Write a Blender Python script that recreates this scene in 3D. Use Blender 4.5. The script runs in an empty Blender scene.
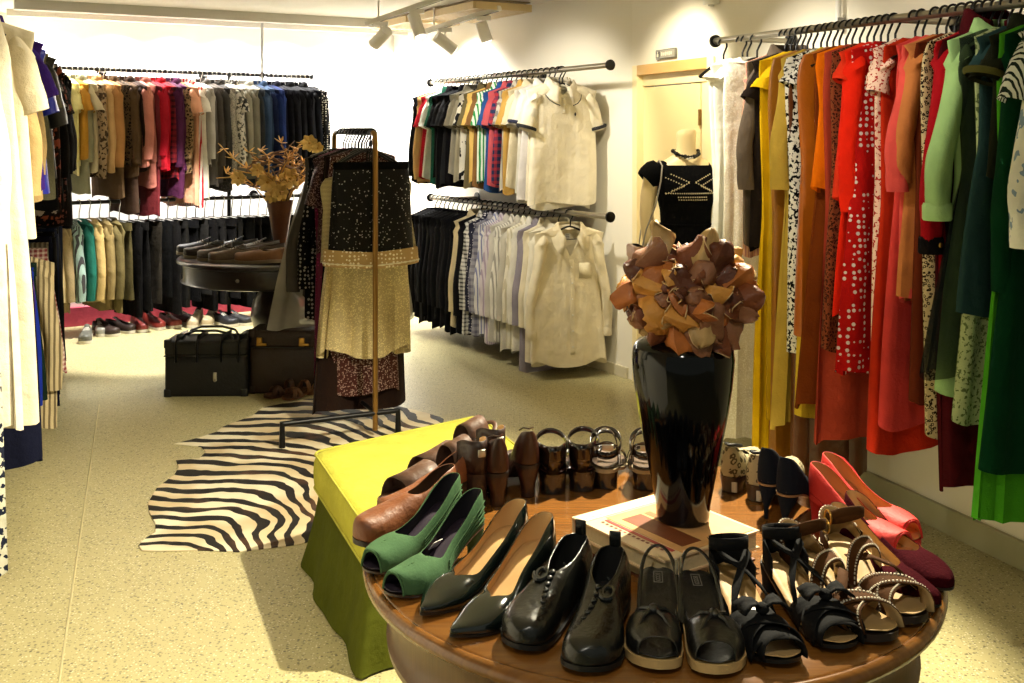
import bpy, bmesh, math, random
from mathutils import Vector, Matrix
random.seed(11)
S = bpy.context.scene
COL = S.collection
F, HY, CH = 1050.0, 130.0, 1.55
V = Vector
PI = math.pi
sin, cos = math.sin, math.cos

def W(px, py, h=0.0):
    y = F*(CH-h)/(py-HY)
    return V(((px-512)*y/F, y, h))
def D(px, py, y):
    return V(((px-512)*y/F, y, CH-(py-HY)*y/F))
def lerp(a, b, t): return a+(b-a)*t
def sst(t):
    t = max(0., min(1., t)); return t*t*(3-2*t)
def tab(pts, t):
    if t <= pts[0][0]: return pts[0][1]
    for (a, u), (b, v) in zip(pts, pts[1:]):
        if t <= b: return lerp(u, v, (t-a)/(b-a))
    return pts[-1][1]
def stab(pts, t):
    if t <= pts[0][0]: return pts[0][1]
    for (a, u), (b, v) in zip(pts, pts[1:]):
        if t <= b: return lerp(u, v, sst((t-a)/(b-a)))
    return pts[-1][1]
def rnd(a, b): return random.uniform(a, b)

# ------------------------------------------------------------------ materials
def lin(c):
    c = c/255.
    return c/12.92 if c <= .04045 else ((c+.055)/1.055)**2.4
def rgb(h):
    h = h.lstrip('#')
    return (lin(int(h[0:2], 16)), lin(int(h[2:4], 16)), lin(int(h[4:6], 16)), 1)
MATS = {}
class NT:
    def __init__(s, name):
        s.m = bpy.data.materials.new(name); s.m.use_nodes = True
        s.t = s.m.node_tree; s.b = s.t.nodes['Principled BSDF']
        s.tc = None
    def n(s, typ, ins=None, **kw):
        nd = s.t.nodes.new(typ)
        for k, v in kw.items(): setattr(nd, k, v)
        for k, v in (ins or {}).items():
            if isinstance(v, bpy.types.NodeSocket): s.t.links.new(v, nd.inputs[k])
            else: nd.inputs[k].default_value = v
        return nd
    def obj(s, scale=None):
        if not s.tc: s.tc = s.n('ShaderNodeTexCoord')
        o = s.tc.outputs['Object']
        if scale:
            o = s.n('ShaderNodeMapping', {'Vector': o, 'Scale': scale}).outputs[0]
        return o
    def link(s, a, b): s.t.links.new(a, b)
    def set(s, k, v):
        if isinstance(v, bpy.types.NodeSocket): s.link(v, s.b.inputs[k])
        else: s.b.inputs[k].default_value = v
    def mix(s, f, a, b, blend='MIX'):
        m = s.n('ShaderNodeMix', data_type='RGBA', blend_type=blend)
        for idx, v in ((0, f), (6, a), (7, b)):
            if isinstance(v, bpy.types.NodeSocket): s.link(v, m.inputs[idx])
            else: m.inputs[idx].default_value = v
        return m.outputs[2]
    def math(s, op, a, b=0., c=None):
        m = s.n('ShaderNodeMath', operation=op)
        for i, v in enumerate((a, b) if c is None else (a, b, c)):
            if isinstance(v, bpy.types.NodeSocket): s.link(v, m.inputs[i])
            else: m.inputs[i].default_value = v
        return m.outputs[0]
    def noise(s, scale, detail=3, vec=None, rough=.55):
        return s.n('ShaderNodeTexNoise', {'Vector': vec or s.obj(), 'Scale': scale, 'Detail': detail, 'Roughness': rough})
    def bump(s, h, st=.3, d=.01):
        s.set('Normal', s.n('ShaderNodeBump', {'Height': h, 'Strength': st, 'Distance': d}).outputs[0])

def cloth(c1, pat='solid', c2='#ffffff', sc=1.0):
    key = (c1, pat, c2, sc)
    if key in MATS: return MATS[key]
    n = NT('cloth_'+pat); a, b = rgb(c1), rgb(c2)
    n.set('Roughness', .9); n.set('Specular IOR Level', .06)
    dark = tuple(x*.72 for x in a[:3])+(1,)
    col = n.mix(n.noise(9, 2).outputs[0], dark, tuple(min(1, x*1.18) for x in a[:3])+(1,))
    f = None
    if pat == 'print':
        f = n.math('GREATER_THAN', n.noise(34*sc, 2).outputs[0], .53)
    elif pat == 'floral':
        v = n.n('ShaderNodeTexVoronoi', {'Vector': n.obj(), 'Scale': 22*sc})
        v2 = n.noise(60*sc, 1)
        f = n.math('LESS_THAN', n.math('ADD', v.outputs['Distance'], n.math('MULTIPLY', v2.outputs[0], .5)), .58)
    elif pat == 'leopard':
        v = n.n('ShaderNodeTexVoronoi', {'Vector': n.obj(), 'Scale': 48*sc})
        d = n.math('ADD', v.outputs['Distance'], n.math('MULTIPLY', n.noise(90*sc, 1).outputs[0], .45))
        f = n.math('MULTIPLY', n.math('GREATER_THAN', d, .42), n.math('LESS_THAN', d, .68))
    elif pat == 'stripe':
        w = n.n('ShaderNodeTexWave', {'Vector': n.obj(), 'Scale': 14*sc, 'Distortion': .6, 'Detail': 0.}, bands_direction='X')
        f = n.math('GREATER_THAN', w.outputs[1], .62)
    elif pat == 'hstripe':
        w = n.n('ShaderNodeTexWave', {'Vector': n.obj(), 'Scale': 12*sc, 'Distortion': .5, 'Detail': 0.}, bands_direction='Z')
        f = n.math('GREATER_THAN', w.outputs[1], .6)
    elif pat == 'plaid':
        w = n.n('ShaderNodeTexWave', {'Vector': n.obj(), 'Scale': 7*sc, 'Distortion': .3, 'Detail': 0.}, bands_direction='X')
        w2 = n.n('ShaderNodeTexWave', {'Vector': n.obj(), 'Scale': 7*sc, 'Distortion': .3, 'Detail': 0.}, bands_direction='Z')
        f = n.math('MULTIPLY', n.math('ADD', n.math('GREATER_THAN', w.outputs[1], .6), n.math('GREATER_THAN', w2.outputs[1], .6)), .45)
    elif pat == 'dots':
        v = n.n('ShaderNodeTexVoronoi', {'Vector': n.obj(), 'Scale': 55*sc, 'Randomness': .35})
        f = n.math('LESS_THAN', v.outputs['Distance'], .3)
    elif pat == 'fleck':
        f = n.math('GREATER_THAN', n.noise(170*sc, 2).outputs[0], .57)
    if f is not None: col = n.mix(f, col, b)
    if pat in ('sequin', 'glitter'):
        v = n.n('ShaderNodeTexVoronoi', {'Vector': n.obj(), 'Scale': 150*sc})
        sep = n.n('ShaderNodeSeparateColor', {0: v.outputs['Color']})
        thr = .935 if pat == 'sequin' else .55
        f = n.math('GREATER_THAN', sep.outputs[0], thr)
        f = n.math('MULTIPLY', f, n.math('LESS_THAN', v.outputs['Distance'], .5))
        col = n.mix(f, col, b)
        n.set('Roughness', .45); n.set('Metallic', n.math('MULTIPLY', f, .5))
        n.set('Specular IOR Level', .2)
        n.bump(sep.outputs[1], .6, .004)
    elif pat == 'satin':
        n.set('Roughness', .34); n.set('Specular IOR Level', .5)
        n.bump(n.noise(14, 3).outputs[0], .35, .02)
    elif pat == 'sheer':
        n.set('Alpha', .72); n.bump(n.noise(20, 2).outputs[0], .3, .01)
    else:
        h = n.math('ADD', n.math('MULTIPLY', n.noise(16, 3).outputs[0], 1.6), n.math('MULTIPLY', n.noise(320, 1).outputs[0], .2))
        h = n.math('ADD', h, n.math('MULTIPLY', n.noise(1., 1.5, n.obj((13, 13, 1.5))).outputs[0], 0. if pat == 'flat' else 2.4))
        n.bump(h, .5, .013)
    if pat == 'velvet': n.set('Sheen Weight', .06)
    n.set('Base Color', col)
    MATS[key] = n.m
    return n.m

def plain(name, c, rough=.5, metal=0., spec=.5, coat=0., bump=0, bsc=40, var=0.):
    key = (name, c, rough, metal, bump)
    if key in MATS: return MATS[key]
    n = NT(name); a = rgb(c)
    if var:
        n.set('Base Color', n.mix(n.noise(bsc*.4, 3).outputs[0], tuple(x*(1-var) for x in a[:3])+(1,), tuple(min(1, x*(1+var)) for x in a[:3])+(1,)))
    else: n.set('Base Color', a)
    n.set('Roughness', rough); n.set('Metallic', metal); n.set('Specular IOR Level', spec)
    if coat: n.set('Coat Weight', coat); n.set('Coat Roughness', .06)
    if bump: n.bump(n.noise(bsc, 4).outputs[0], bump, .01)
    MATS[key] = n.m
    return n.m

def leather(c, rough=.38): return plain('leather', c, rough, 0, .5, .15, .25, 60, .25)
def patent(c): return plain('patent', c, .12, 0, .6, .8)
def suede(c): return plain('suede', c, .9, 0, .2, 0, .12, 220, .2)
BLACKM = plain('black_metal', '#141414', .35, .6)
BLACKP = plain('black_plastic', '#0d0d0d', .35)
STEEL = plain('steel', '#9a9484', .3, .9)
BRASS = plain('brass_tube', '#a8813c', .28, .9)
WHITEP = plain('white_plastic', '#e8e6e0', .4)
CLEARW = plain('chrome_wire', '#c9c9c6', .25, .9)

# ------------------------------------------------------------------ mesh builder
class MB:
    def __init__(s): s.v = []; s.f = []; s.mi = []
    def loft(s, rings, close=True, cap0=False, cap1=False, mi=0):
        o = len(s.v); n = len(rings[0])
        for r in rings: s.v.extend(r)
        for i in range(len(rings)-1):
            for j in range(n if close else n-1):
                k = (j+1) % n
                s.f.append((o+i*n+j, o+i*n+k, o+(i+1)*n+k, o+(i+1)*n+j)); s.mi.append(mi)
        if cap0: s.f.append(tuple(o+j for j in reversed(range(n)))); s.mi.append(mi)
        if cap1:
            b = o+(len(rings)-1)*n
            s.f.append(tuple(b+j for j in range(n))); s.mi.append(mi)
        return s
    def tube(s, pts, r=.01, n=8, closed=False, mi=0, flat=None, cap=True):
        pts = [V(p) for p in pts]; m = len(pts)
        rs = r if isinstance(r, (list, tuple)) else [r]*m
        rings = []; up = None
        for i, p in enumerate(pts):
            if closed: t = pts[(i+1) % m]-pts[i-1]
            else: t = pts[min(i+1, m-1)]-pts[max(i-1, 0)]
            if t.length < 1e-9: t = V((0, 0, 1))
            t.normalize()
            if up is None:
                up = V((0, 0, 1)) if abs(t.z) < .9 else V((1, 0, 0))
            a = (up - t*up.dot(t))
            if a.length < 1e-6: a = t.orthogonal()
            a.normalize(); up = a
            b = t.cross(a)
            fl = flat or 1.
            rings.append([p + a*(rs[i]*fl*sin(2*PI*k/n)) + b*(rs[i]*cos(2*PI*k/n)) for k in range(n)])
        if closed: rings.append(rings[0])
        return s.loft(rings, True, cap and not closed, cap and not closed, mi)
    def box(s, c, d, m=None, mi=0):
        o = len(s.v); c = V(c)
        for x in (-.5, .5):
            for y in (-.5, .5):
                for z in (-.5, .5):
                    p = V((x*d[0], y*d[1], z*d[2]))
                    if m: p = m @ p
                    s.v.append(c+p)
        for q in ((0, 1, 3, 2), (4, 6, 7, 5), (0, 4, 5, 1), (2, 3, 7, 6), (0, 2, 6, 4), (1, 5, 7, 3)):
            s.f.append(tuple(o+i for i in q)); s.mi.append(mi)
        return s
    def rbox(s, c, d, r, m=None, n=4, mi=0):
        # box with rounded vertical edges and softened top/bottom
        c = V(c); rings = []
        hx, hy, hz = d[0]/2, d[1]/2, d[2]/2
        def ring(ins, z):
            out = []
            for qx, qy, a0 in ((1, 1, 0), (-1, 1, 90), (-1, -1, 180), (1, -1, 270)):
                for k in range(n+1):
                    a = math.radians(a0+90*k/n)
                    p = V((qx*(hx-r)+cos(a)*(r-ins), qy*(hy-r)+sin(a)*(r-ins), z))
                    out.append(c+((m @ p) if m else p))
            return out
        e = min(r, hz)*.6
        for k in range(4):
            a = PI/2*k/3
            rings.append(ring(e*(1-sin(a)), -hz+e*(1-cos(a))))
        for k in range(4):
            a = PI/2*k/3
            rings.append(ring(e*(1-cos(a)), hz-e*(1-sin(a))))
        return s.loft(rings, True, True, True, mi)
    def lathe(s, prof, n=32, c=(0, 0, 0), mi=0, cap0=True, cap1=True, sx=1., sy=1.):
        c = V(c)
        rings = [[c+V((r*sx*cos(2*PI*k/n), r*sy*sin(2*PI*k/n), z)) for k in range(n)] for r, z in prof]
        return s.loft(rings, True, cap0, cap1, mi)
    def ball(s, c, r, n=10, m=7, mi=0):
        if not isinstance(r, (tuple, list)): r = (r, r, r)
        c = V(c); rings = []
        for i in range(m+1):
            a = -PI/2+PI*i/m; q = max(cos(a), .02)
            rings.append([c+V((r[0]*q*cos(2*PI*k/n), r[1]*q*sin(2*PI*k/n), r[2]*sin(a))) for k in range(n)])
        return s.loft(rings, True, True, True, mi)
    def prism(s, poly, z0, z1, mi=0):
        return s.loft([[V((x, y, z0)) for x, y in poly], [V((x, y, z1)) for x, y in poly]], True, True, True, mi)
    def ribbon(s, pts, wvec, mi=0):
        # strip: pts with per-point width vector
        wv = wvec if isinstance(wvec, list) else [wvec]*len(pts)
        return s.loft([[V(p)-V(w)*.5, V(p)+V(w)*.5] for p, w in zip(pts, wv)], False, mi=mi)
    def build(s, name, mats, parent=None, smooth=True, sub=0, solid=0., off=0, weld=0., bevel=0., offset=-1., rim=0):
        me = bpy.data.meshes.new(name)
        me.from_pydata([tuple(p) for p in s.v], [], s.f)
        if not isinstance(mats, (list, tuple)): mats = [mats]
        for m in mats: me.materials.append(m)
        for p, i in zip(me.polygons, s.mi): p.material_index = i
        bm = bmesh.new(); bm.from_mesh(me)
        if weld: bmesh.ops.remove_doubles(bm, verts=bm.verts, dist=weld)
        bmesh.ops.recalc_face_normals(bm, faces=bm.faces)
        if smooth:
            for f in bm.faces: f.smooth = True
            for e in bm.edges:
                if len(e.link_faces) == 2 and e.calc_face_angle(0) > 1.0: e.smooth = False
        bm.to_mesh(me); bm.free()
        o = bpy.data.objects.new(name, me); COL.objects.link(o)
        if parent: o.parent = parent
        if bevel:
            b = o.modifiers.new('bevel', 'BEVEL'); b.width = bevel; b.segments = 2; b.limit_method = 'ANGLE'
        if solid:
            q = o.modifiers.new('solid', 'SOLIDIFY'); q.thickness = solid; q.material_offset = off; q.offset = offset
            q.material_offset_rim = rim
        if sub:
            q = o.modifiers.new('sub', 'SUBSURF'); q.levels = sub; q.render_levels = sub
        return o

# ------------------------------------------------------------------ things
LABELS = {}
def tag(o, label, cat, group=None):
    o['label'] = label; o['category'] = cat
    if group: o['group'] = group
    if label in LABELS: print('DUP LABEL', label)
    n = len(label.split())
    if n < 4 or n > 16: print('LABEL LEN', n, label)
    LABELS[label] = o
    return o
def thing(name, label, cat, loc=(0, 0, 0), rz=0., group=None):
    o = bpy.data.objects.new(name, None); COL.objects.link(o)
    o.empty_display_size = .05
    o.location = loc; o.rotation_euler = (0, 0, rz)
    return tag(o, label, cat, group)
def struct(o):
    o['kind'] = 'structure'; return o
# ------------------------------------------------------------------ setting
def wallmat(c, name='painted_wall'):
    n = NT(name); a = rgb(c)
    n.set('Base Color', n.mix(n.noise(2.5, 4).outputs[0], tuple(x*.94 for x in a[:3])+(1,), a))
    n.set('Roughness', .75); n.bump(n.noise(90, 3).outputs[0], .08, .004)
    return n.m
M_WALL = wallmat('#ece6d6'); M_WALLW = wallmat('#f6f4ee', 'white_wall'); M_CEIL = wallmat('#e9e6de', 'ceiling_paint')
M_DOOR = plain('door_paint', '#edd9a2', .5, 0, .4)
M_FRAME = plain('door_frame_paint', '#f0dfb0', .5, 0, .4)

def terrazzo():
    n = NT('terrazzo')
    base = n.mix(n.noise(1.3, 4).outputs[0], rgb('#a99f74'), rgb('#bcb384'))
    for sc, th, c, seed in ((70, .30, '#6f6a50', 0), (95, .27, '#e6dfbf', 3.7), (46, .20, '#4f4a38', 9.1), (120, .3, '#8b8462', 5.)):
        vec = n.n('ShaderNodeVectorMath', {0: n.obj(), 1: (seed, seed*.7, 0)}, operation='ADD').outputs[0]
        v = n.n('ShaderNodeTexVoronoi', {'Vector': vec, 'Scale': float(sc)})
        sep = n.n('ShaderNodeSeparateColor', {0: v.outputs['Color']})
        f = n.math('MULTIPLY', n.math('LESS_THAN', v.outputs['Distance'], th), n.math('GREATER_THAN', sep.outputs[0], .45))
        base = n.mix(n.math('MULTIPLY', f, .75), base, rgb(c))
    n.set('Base Color', base); n.set('Roughness', .36); n.set('Specular IOR Level', .4)
    n.bump(n.noise(60, 2).outputs[0], .04, .003)
    return n.m
def wall(name, a, b, z0, z1, mat, t=.12, side=1):
    a, b = V(a), V(b); d = (b-a).normalized(); nrm = V((-d.y, d.x))*t*side
    m = MB().prism([tuple(a), tuple(b), tuple(b+nrm), tuple(a+nrm)], z0, z1)
    return struct(m.build(name, mat, smooth=False))

H = 2.45
def wr(y): return V((1.807-.379*(y-3.707), y))          # wall behind the dresses
def wm(y): return V((.744-.58*(y-6.51), y))             # wall behind the shirts
def wl(y): return V((-2.30-.38*(y-3.75), y))
def wb(x): return V((x, 9.2+.573*(x+1.9)))
CR = wr(6.51); CB = V((-1.09, 9.665)); CL = V((-3.92, 8.043))
floor = struct(MB().box((-.6, 4.6, -.05), (9.5, 12.5, .1)).build('floor', terrazzo(), smooth=False))
struct(MB().box((-.6, 5.4, H+.05), (9.5, 10.9, .1)).build('ceiling', M_CEIL, smooth=False))
# wall behind the dresses, with the doorway cut in its far end
DY0, DY1 = 5.66, 6.44; DH = 1.895
def seg(a, b, t=.12): return a, b
wall('wall_right', wr(.6), wr(DY0), 0, H, M_WALL, side=-1)
wall('wall_right_over_door', wr(DY0), wr(DY1), DH, H, M_WALL, side=-1)
wall('wall_right_pier', wr(DY1), CR, 0, H, M_WALL, side=-1)
wall('wall_shirts', CR, CB, 0, H, M_WALL, side=-1)
wall('wall_back', CB, CL, 0, H, M_WALLW, side=-1)
wall('wall_left', CL, wl(.6), 0, H, M_WALLW, side=-1)
# baseboards
M_BASE = plain('stone_skirting', '#a9a684', .5, 0, .4, 0, .1, 30, .08)
def board(name, a, b, h, t, mat):
    a, b = V(a), V(b); d = (b-a).normalized(); nrm = V((-d.y, d.x))*t
    return struct(MB().prism([tuple(a), tuple(b), tuple(b+nrm), tuple(a+nrm)], .0, h).build(name, mat, smooth=False, bevel=.003))
board('baseboard_right', wr(1.5), wr(DY0-.08), .10, .022, M_BASE)
board('baseboard_shirts', CR+(CB-CR)*.01, CB, .07, .016, plain('pale_skirting', '#cfc6ab', .5))
board('baseboard_back', CB, CL, .15, .03, plain('pink_skirting', '#b8455c', .6, 0, .3, 0, .3, 60, .25))
# doorway
dd = (wr(DY1)-wr(DY0)).normalized(); dn = V((dd.y, -dd.x))     # into the wall
if dn.x < 0: dn = -dn
def pl(y, off): return wr(y)+dn*off
def slab(name, y0, y1, o0, o1, z0, z1, mat, bev=.002):
    q = [tuple(pl(y0, o0)), tuple(pl(y1, o0)), tuple(pl(y1, o1)), tuple(pl(y0, o1))]
    return struct(MB().prism(q, z0, z1).build(name, mat, smooth=False, bevel=bev))
slab('trim_1', DY1-.012, DY1+.045, -.014, .06, 0, DH+.05, M_FRAME)
slab('trim_2', DY0-.055, DY0+.012, -.014, .06, 0, DH+.05, M_FRAME)
slab('trim_3', DY0+.012, DY1-.012, -.014, .06, DH-.012, DH+.05, plain('door_head_timber', '#d2a662', .5))
door = slab('door_1', DY0+.14, DY1-.014, .03, .07, .01, DH-.085, M_DOOR)
for z in (.35, 1.0, 1.62):
    struct(MB().box((*pl(DY0+.14, .026), z), (.016, .016, .09)).build('door_hinge', plain('brass_hinge', '#8a6b35', .4, .7), door))
slab('trim_8', DY0+.012, DY0+.135, .035, .06, .0, DH-.078, M_FRAME)
slab('trim_4', DY0+.012, DY1-.012, .026, .06, DH-.078, DH-.012, M_FRAME)
slab('wall_behind_door', DY0-.2, DY1+.2, .5, .56, 0, H, M_DOOR)
# small grey sign over the door
sg = thing('door_sign', 'small grey sign plate on the wall above the doorway', 'sign', (*pl(6.09, -.012), 1.992), math.atan2(-dd.y, -dd.x))
MB().rbox((0, 0, 0), (.235, .010, .056), .004).build('sign_plate', plain('sign_grey', '#5d5a50', .5), sg)
sf = MB().box((0, -.006, 0), (.221, .004, .045)).build('sign_face', plain('sign_face', '#8f8b7c', .5), sg, smooth=False)
m = MB(); m.box((-.08, -.009, .0), (.045, .003, .036))
m.build('pictogram_square', plain('sign_dark', '#4c4a45', .5), sg, smooth=False)
m = MB(); m.ball((-.08, -.012, .010), (.006, .002, .006)); m.box((-.08, -.012, -.006), (.016, .003, .018))
m.build('pictogram', plain('sign_pale', '#cfc9b4', .5), sg)
m = MB()
for i, (x, w_, hh, z) in enumerate(((-.022, .008, .018, 0), (-.008, .008, .014, -.001), (.006, .008, .018, 0), (.020, .008, .015, .001), (.034, .008, .018, 0), (.048, .008, .014, 0))):
    m.box((x*1.55, -.009, z), (w_*1.4, .003, hh*1.15))
m.build('lettering', plain('sign_pale', '#cfc9b4', .5), sg, smooth=False)
# joint strip in the terrazzo
a, b = W(97, 683), W(99, 405)
struct(MB().tube([(a.x, a.y-.3, .001), (b.x, b.y, .001)], .0035, 6).build('trim_5', plain('joint_brass', '#d8cfa2', .35, .4)))
# ceiling beams at the far end, slatted grilles
for i, (o, hgt, th) in enumerate(((-.9, .07, .10), (-.25, .05, .06))):
    p0 = wb(-3.9)+V((.497, -.868))*-o*1; p1 = wb(-1.0)+V((.497, -.868))*-o
    q = V((.497, -.868))*th
    struct(MB().prism([tuple(p0), tuple(p1), tuple(p1+q), tuple(p0+q)], H-hgt, H).build('trim_%d' % (6+i), plain('beam_paint', '#c9c5ba', .6), smooth=False))

def rail_line(y, off=0): return V((1.497-.379*(y-3.59)-.935*off, y))
# ------------------------------------------------------------------ rails
def rail(name, label, P0, P1, r, brk, wall_n, zc=None, mat=None, group='clothes rails', cap=True):
    P0, P1 = V(P0), V(P1); t = thing(name, label, 'rail', P0, 0, group)
    L = P1-P0
    MB().tube([(0, 0, 0), tuple(L)], r, 14).build('rail_tube', mat or STEEL, t)
    d = L.normalized()
    if cap:
        for q, s in (((0, 0, 0), -1), (tuple(L), 1)):
            q = V(q); MB().tube([q, q+d*s*.012, q+d*s*.014], [r*1.9, r*1.9, r*1.2], 16).build('end_cap', BLACKM, t)
    for u in brk:
        q = L*u
        o = MB().tube([q, q+V(wall_n)], r*.8, 10).build('bracket', mat or STEEL, t)
        e = q+V(wall_n); nn = V(wall_n).normalized()
        MB().tube([e-nn*.012, e-nn*.002], r*2.6, 16).build('wall_flange', BLACKM, o)
    return t
ndr = V((.935, .354, 0)); nms = V((.866, .5, 0))
def rr(y, h=1.955): p = rail_line(y); return V((p.x, p.y, h))
RR0, RR1 = rr(4.985, 1.972), rr(2.75, 1.943)
rail('dress_rail', 'steel wall rail crowded with bright dresses and black hangers', RR0, RR1, .016, (.06, .5, .93), ndr*.325, group='rails on the right walls')
def rm(y, h): return V((.484-.58*(y-6.36), y, h))
MU0, MU1 = rm(8.3, 1.922), rm(6.2, 1.934)
ML0, ML1 = rm(8.3, 1.016), rm(6.2, 1.036)
rail('shirt_rail', 'steel rail carrying polo and casual shirts, upper of the pair', MU0, MU1, .017, (.1, .5), nms*.29, group='shirt rails')
rail('shirt_rail', 'steel rail carrying jackets and formal shirts, lower of the pair', ML0, ML1, .017, (.1, .5), nms*.29, group='shirt rails')
nbk = V((-.497, .868, 0))
BU0, BU1 = V((-3.62, 7.72, 2.02)), D(311, 77, 8.85)
BU0 = BU1+(D(65, 68, 7.9)-BU1)*1.12
rail('coat_rail', 'dark steel upper rail of coats along the far white wall', BU0, BU1, .016, (.25, .62), nbk*.33, mat=plain('dark_steel', '#2c2b29', .35, .7), group='far wall rails')
BL0 = BU0.copy(); BL0.z = 1.0; BL1 = BU0.lerp(BU1, 1.02); BL1.z = 1.0
rail('trouser_rail', 'dark steel lower rail of trousers along the far white wall', BL0, BL1, .015, (.3, .8), nbk*.33, mat=plain('dark_steel', '#2c2b29', .35, .7), group='far wall rails')
# ceiling rod that carries the far rail
cr = BU0.lerp(BU1, .80)
t = thing('ceiling_rod', 'thin steel rod dropping from ceiling to the far coat rail', 'rod', (cr.x+.02, cr.y-.035, 0))
MB().tube([(0, 0, 1.78), (0, 0, H-.01)], .011, 10).build('rod', plain('grey_steel', '#8f8e8a', .4, .6), t)
MB().tube([(0, 0, H-.012), (0, 0, H)], .03, 14).build('ceiling_flange', plain('grey_steel', '#8f8e8a', .4, .6), t)
MB().tube([(0, -.005, cr.z), (0, .03, cr.z)], .024, 12).build('clamp', BLACKM, t)
ps = BU0.lerp(BU1, .70)
t = thing('rail_post', 'dark upright post between far coat rail and trouser rail', 'post', (ps.x-.06, ps.y+.06, 0))
MB().tube([(0, 0, 0), (0, 0, 2.0)], .016, 10).build('post', BLACKM, t)
MB().tube([(0, 0, .001), (0, 0, .012)], .05, 16).build('foot_plate', BLACKM, t)
# left rails
def rl(y, h, o=0.): return V((-1.66-.38*(y-3.75)-.26+o, y, h))
LU0, LU1 = rl(6.9, 2.0), rl(1.9, 2.0)
rail('wall_rail', 'dark rail of coats and blouses nearest the left wall', LU0, LU1, .015, (.2, .6), V((-.93, -.35, 0))*.34, mat=plain('dark_steel', '#2c2b29', .35, .7), group='left wall rails')
LL0, LL1 = rl(6.9, 1.06), rl(4.2, 1.06)
rail('wall_rail', 'dark lower rail of trousers and jackets by the left wall', LL0, LL1, .015, (.2, .8), V((-.93, -.35, 0))*.34, mat=plain('dark_steel', '#2c2b29', .35, .7), group='left wall rails')
# conduit on the wall above the dresses
pp = wr(4.62)
t = thing('wall_conduit', 'white vertical conduit on the wall above the dress rail', 'pipe', (pp.x-.028, pp.y-.01, 1.985))
MB().tube([(0, 0, 0), (0, 0, H-1.985)], .013, 10).build('pipe', WHITEP, t)
for z in (.05, .3): MB().box((.008, .003, z), (.03, .034, .016)).build('clip', plain('clip_grey', '#8f8d86', .4), t)
pp = wr(5.6)
t = thing('ceiling_sensor', 'small white sensor box high on wall above the door sign', 'sensor', (pp.x-.03, pp.y-.012, 2.235), math.atan2(-dd.y, -dd.x))
MB().rbox((0, 0, 0), (.10, .05, .035), .01).build('housing', WHITEP, t)
MB().lathe([(.018, -.004), (.016, -.012), (.0, -.016)], 14, (0, 0, -.014)).build('lens', plain('sensor_lens', '#b5b2a8', .3), t)
# ------------------------------------------------------------------ garments
def sgp(v, p): return math.copysign(abs(v)**p, v)

def body_mb(L, w, chest, waist, hem, th, hth, fold, nf, res, neck=.075, drop=.05, slope=.32, wz=.42, flare=1.5, jag=.012, vn=None):
    nu, nr = res
    mb = MB(); rings = []
    ph, ph2, ph3 = rnd(0, 6), rnd(0, 6), rnd(0, 6)
    sh = w/2
    prof = [(0, sh), (.10, chest/2), (wz, waist/2), (1, hem/2)]
    def wid(v):
        if v <= wz: return stab(prof[:3], v)
        u = (v-wz)/(1-wz); return lerp(waist/2, hem/2, u**(1/flare) if flare > 0 else u)
    for i in range(5):
        s = i/4.
        rg = []
        for j in range(nu):
            a = 2*PI*j/nu; c, sn = cos(a), sin(a)
            x = lerp(neck, sh, s)*sgp(c, .85); y = lerp(.045, th*.75, s)*sgp(sn, .9)
            z = -max(0, abs(x)-neck*.8)*slope - (1-s)*drop*max(0, -sn) - (1-abs(c))*.03*s
            if vn and sn < -.05 and abs(x) < vn[0]: z = min(z, -vn[1]*(1-abs(x)/vn[0])-.012); y = max(y, -th*.95)
            rg.append(V((x, y, z)))
        rings.append(rg)
    for i in range(1, nr+1):
        v = i/float(nr)
        rg = []
        A = fold*sst((v-.08)/.75)
        for j in range(nu):
            a = 2*PI*j/nu; c, sn = cos(a), sin(a)
            x = wid(v)*sgp(c, .85)
            y = lerp(th, hth, sst(v*1.1))*sgp(sn, .85)
            wv = sin(nf*a+ph+1.2*v)+.5*sin((nf*2-1)*a+ph2-1.6*v)
            y += A*wv*.5 + .012*sin(2.5*v+ph3)
            x += A*.55*sin(nf*a+ph+1.3+v)*(.4+.6*abs(c)) + .01*sin(3*v+ph2)
            z = -max(0, abs(x)-neck*.8)*slope*(1-v)**2 - .03*(1-abs(c))*(1-v) - L*v
            z += jag*v**4*sin(3*a+ph)
            if vn and sn < -.05 and abs(x) < vn[0]: z = min(z, -vn[1]*(1-abs(x)/vn[0])-.012-.001*i)
            rg.append(V((x, y, z)))
        rings.append(rg)
    mb.loft(rings, True)
    return mb

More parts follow.
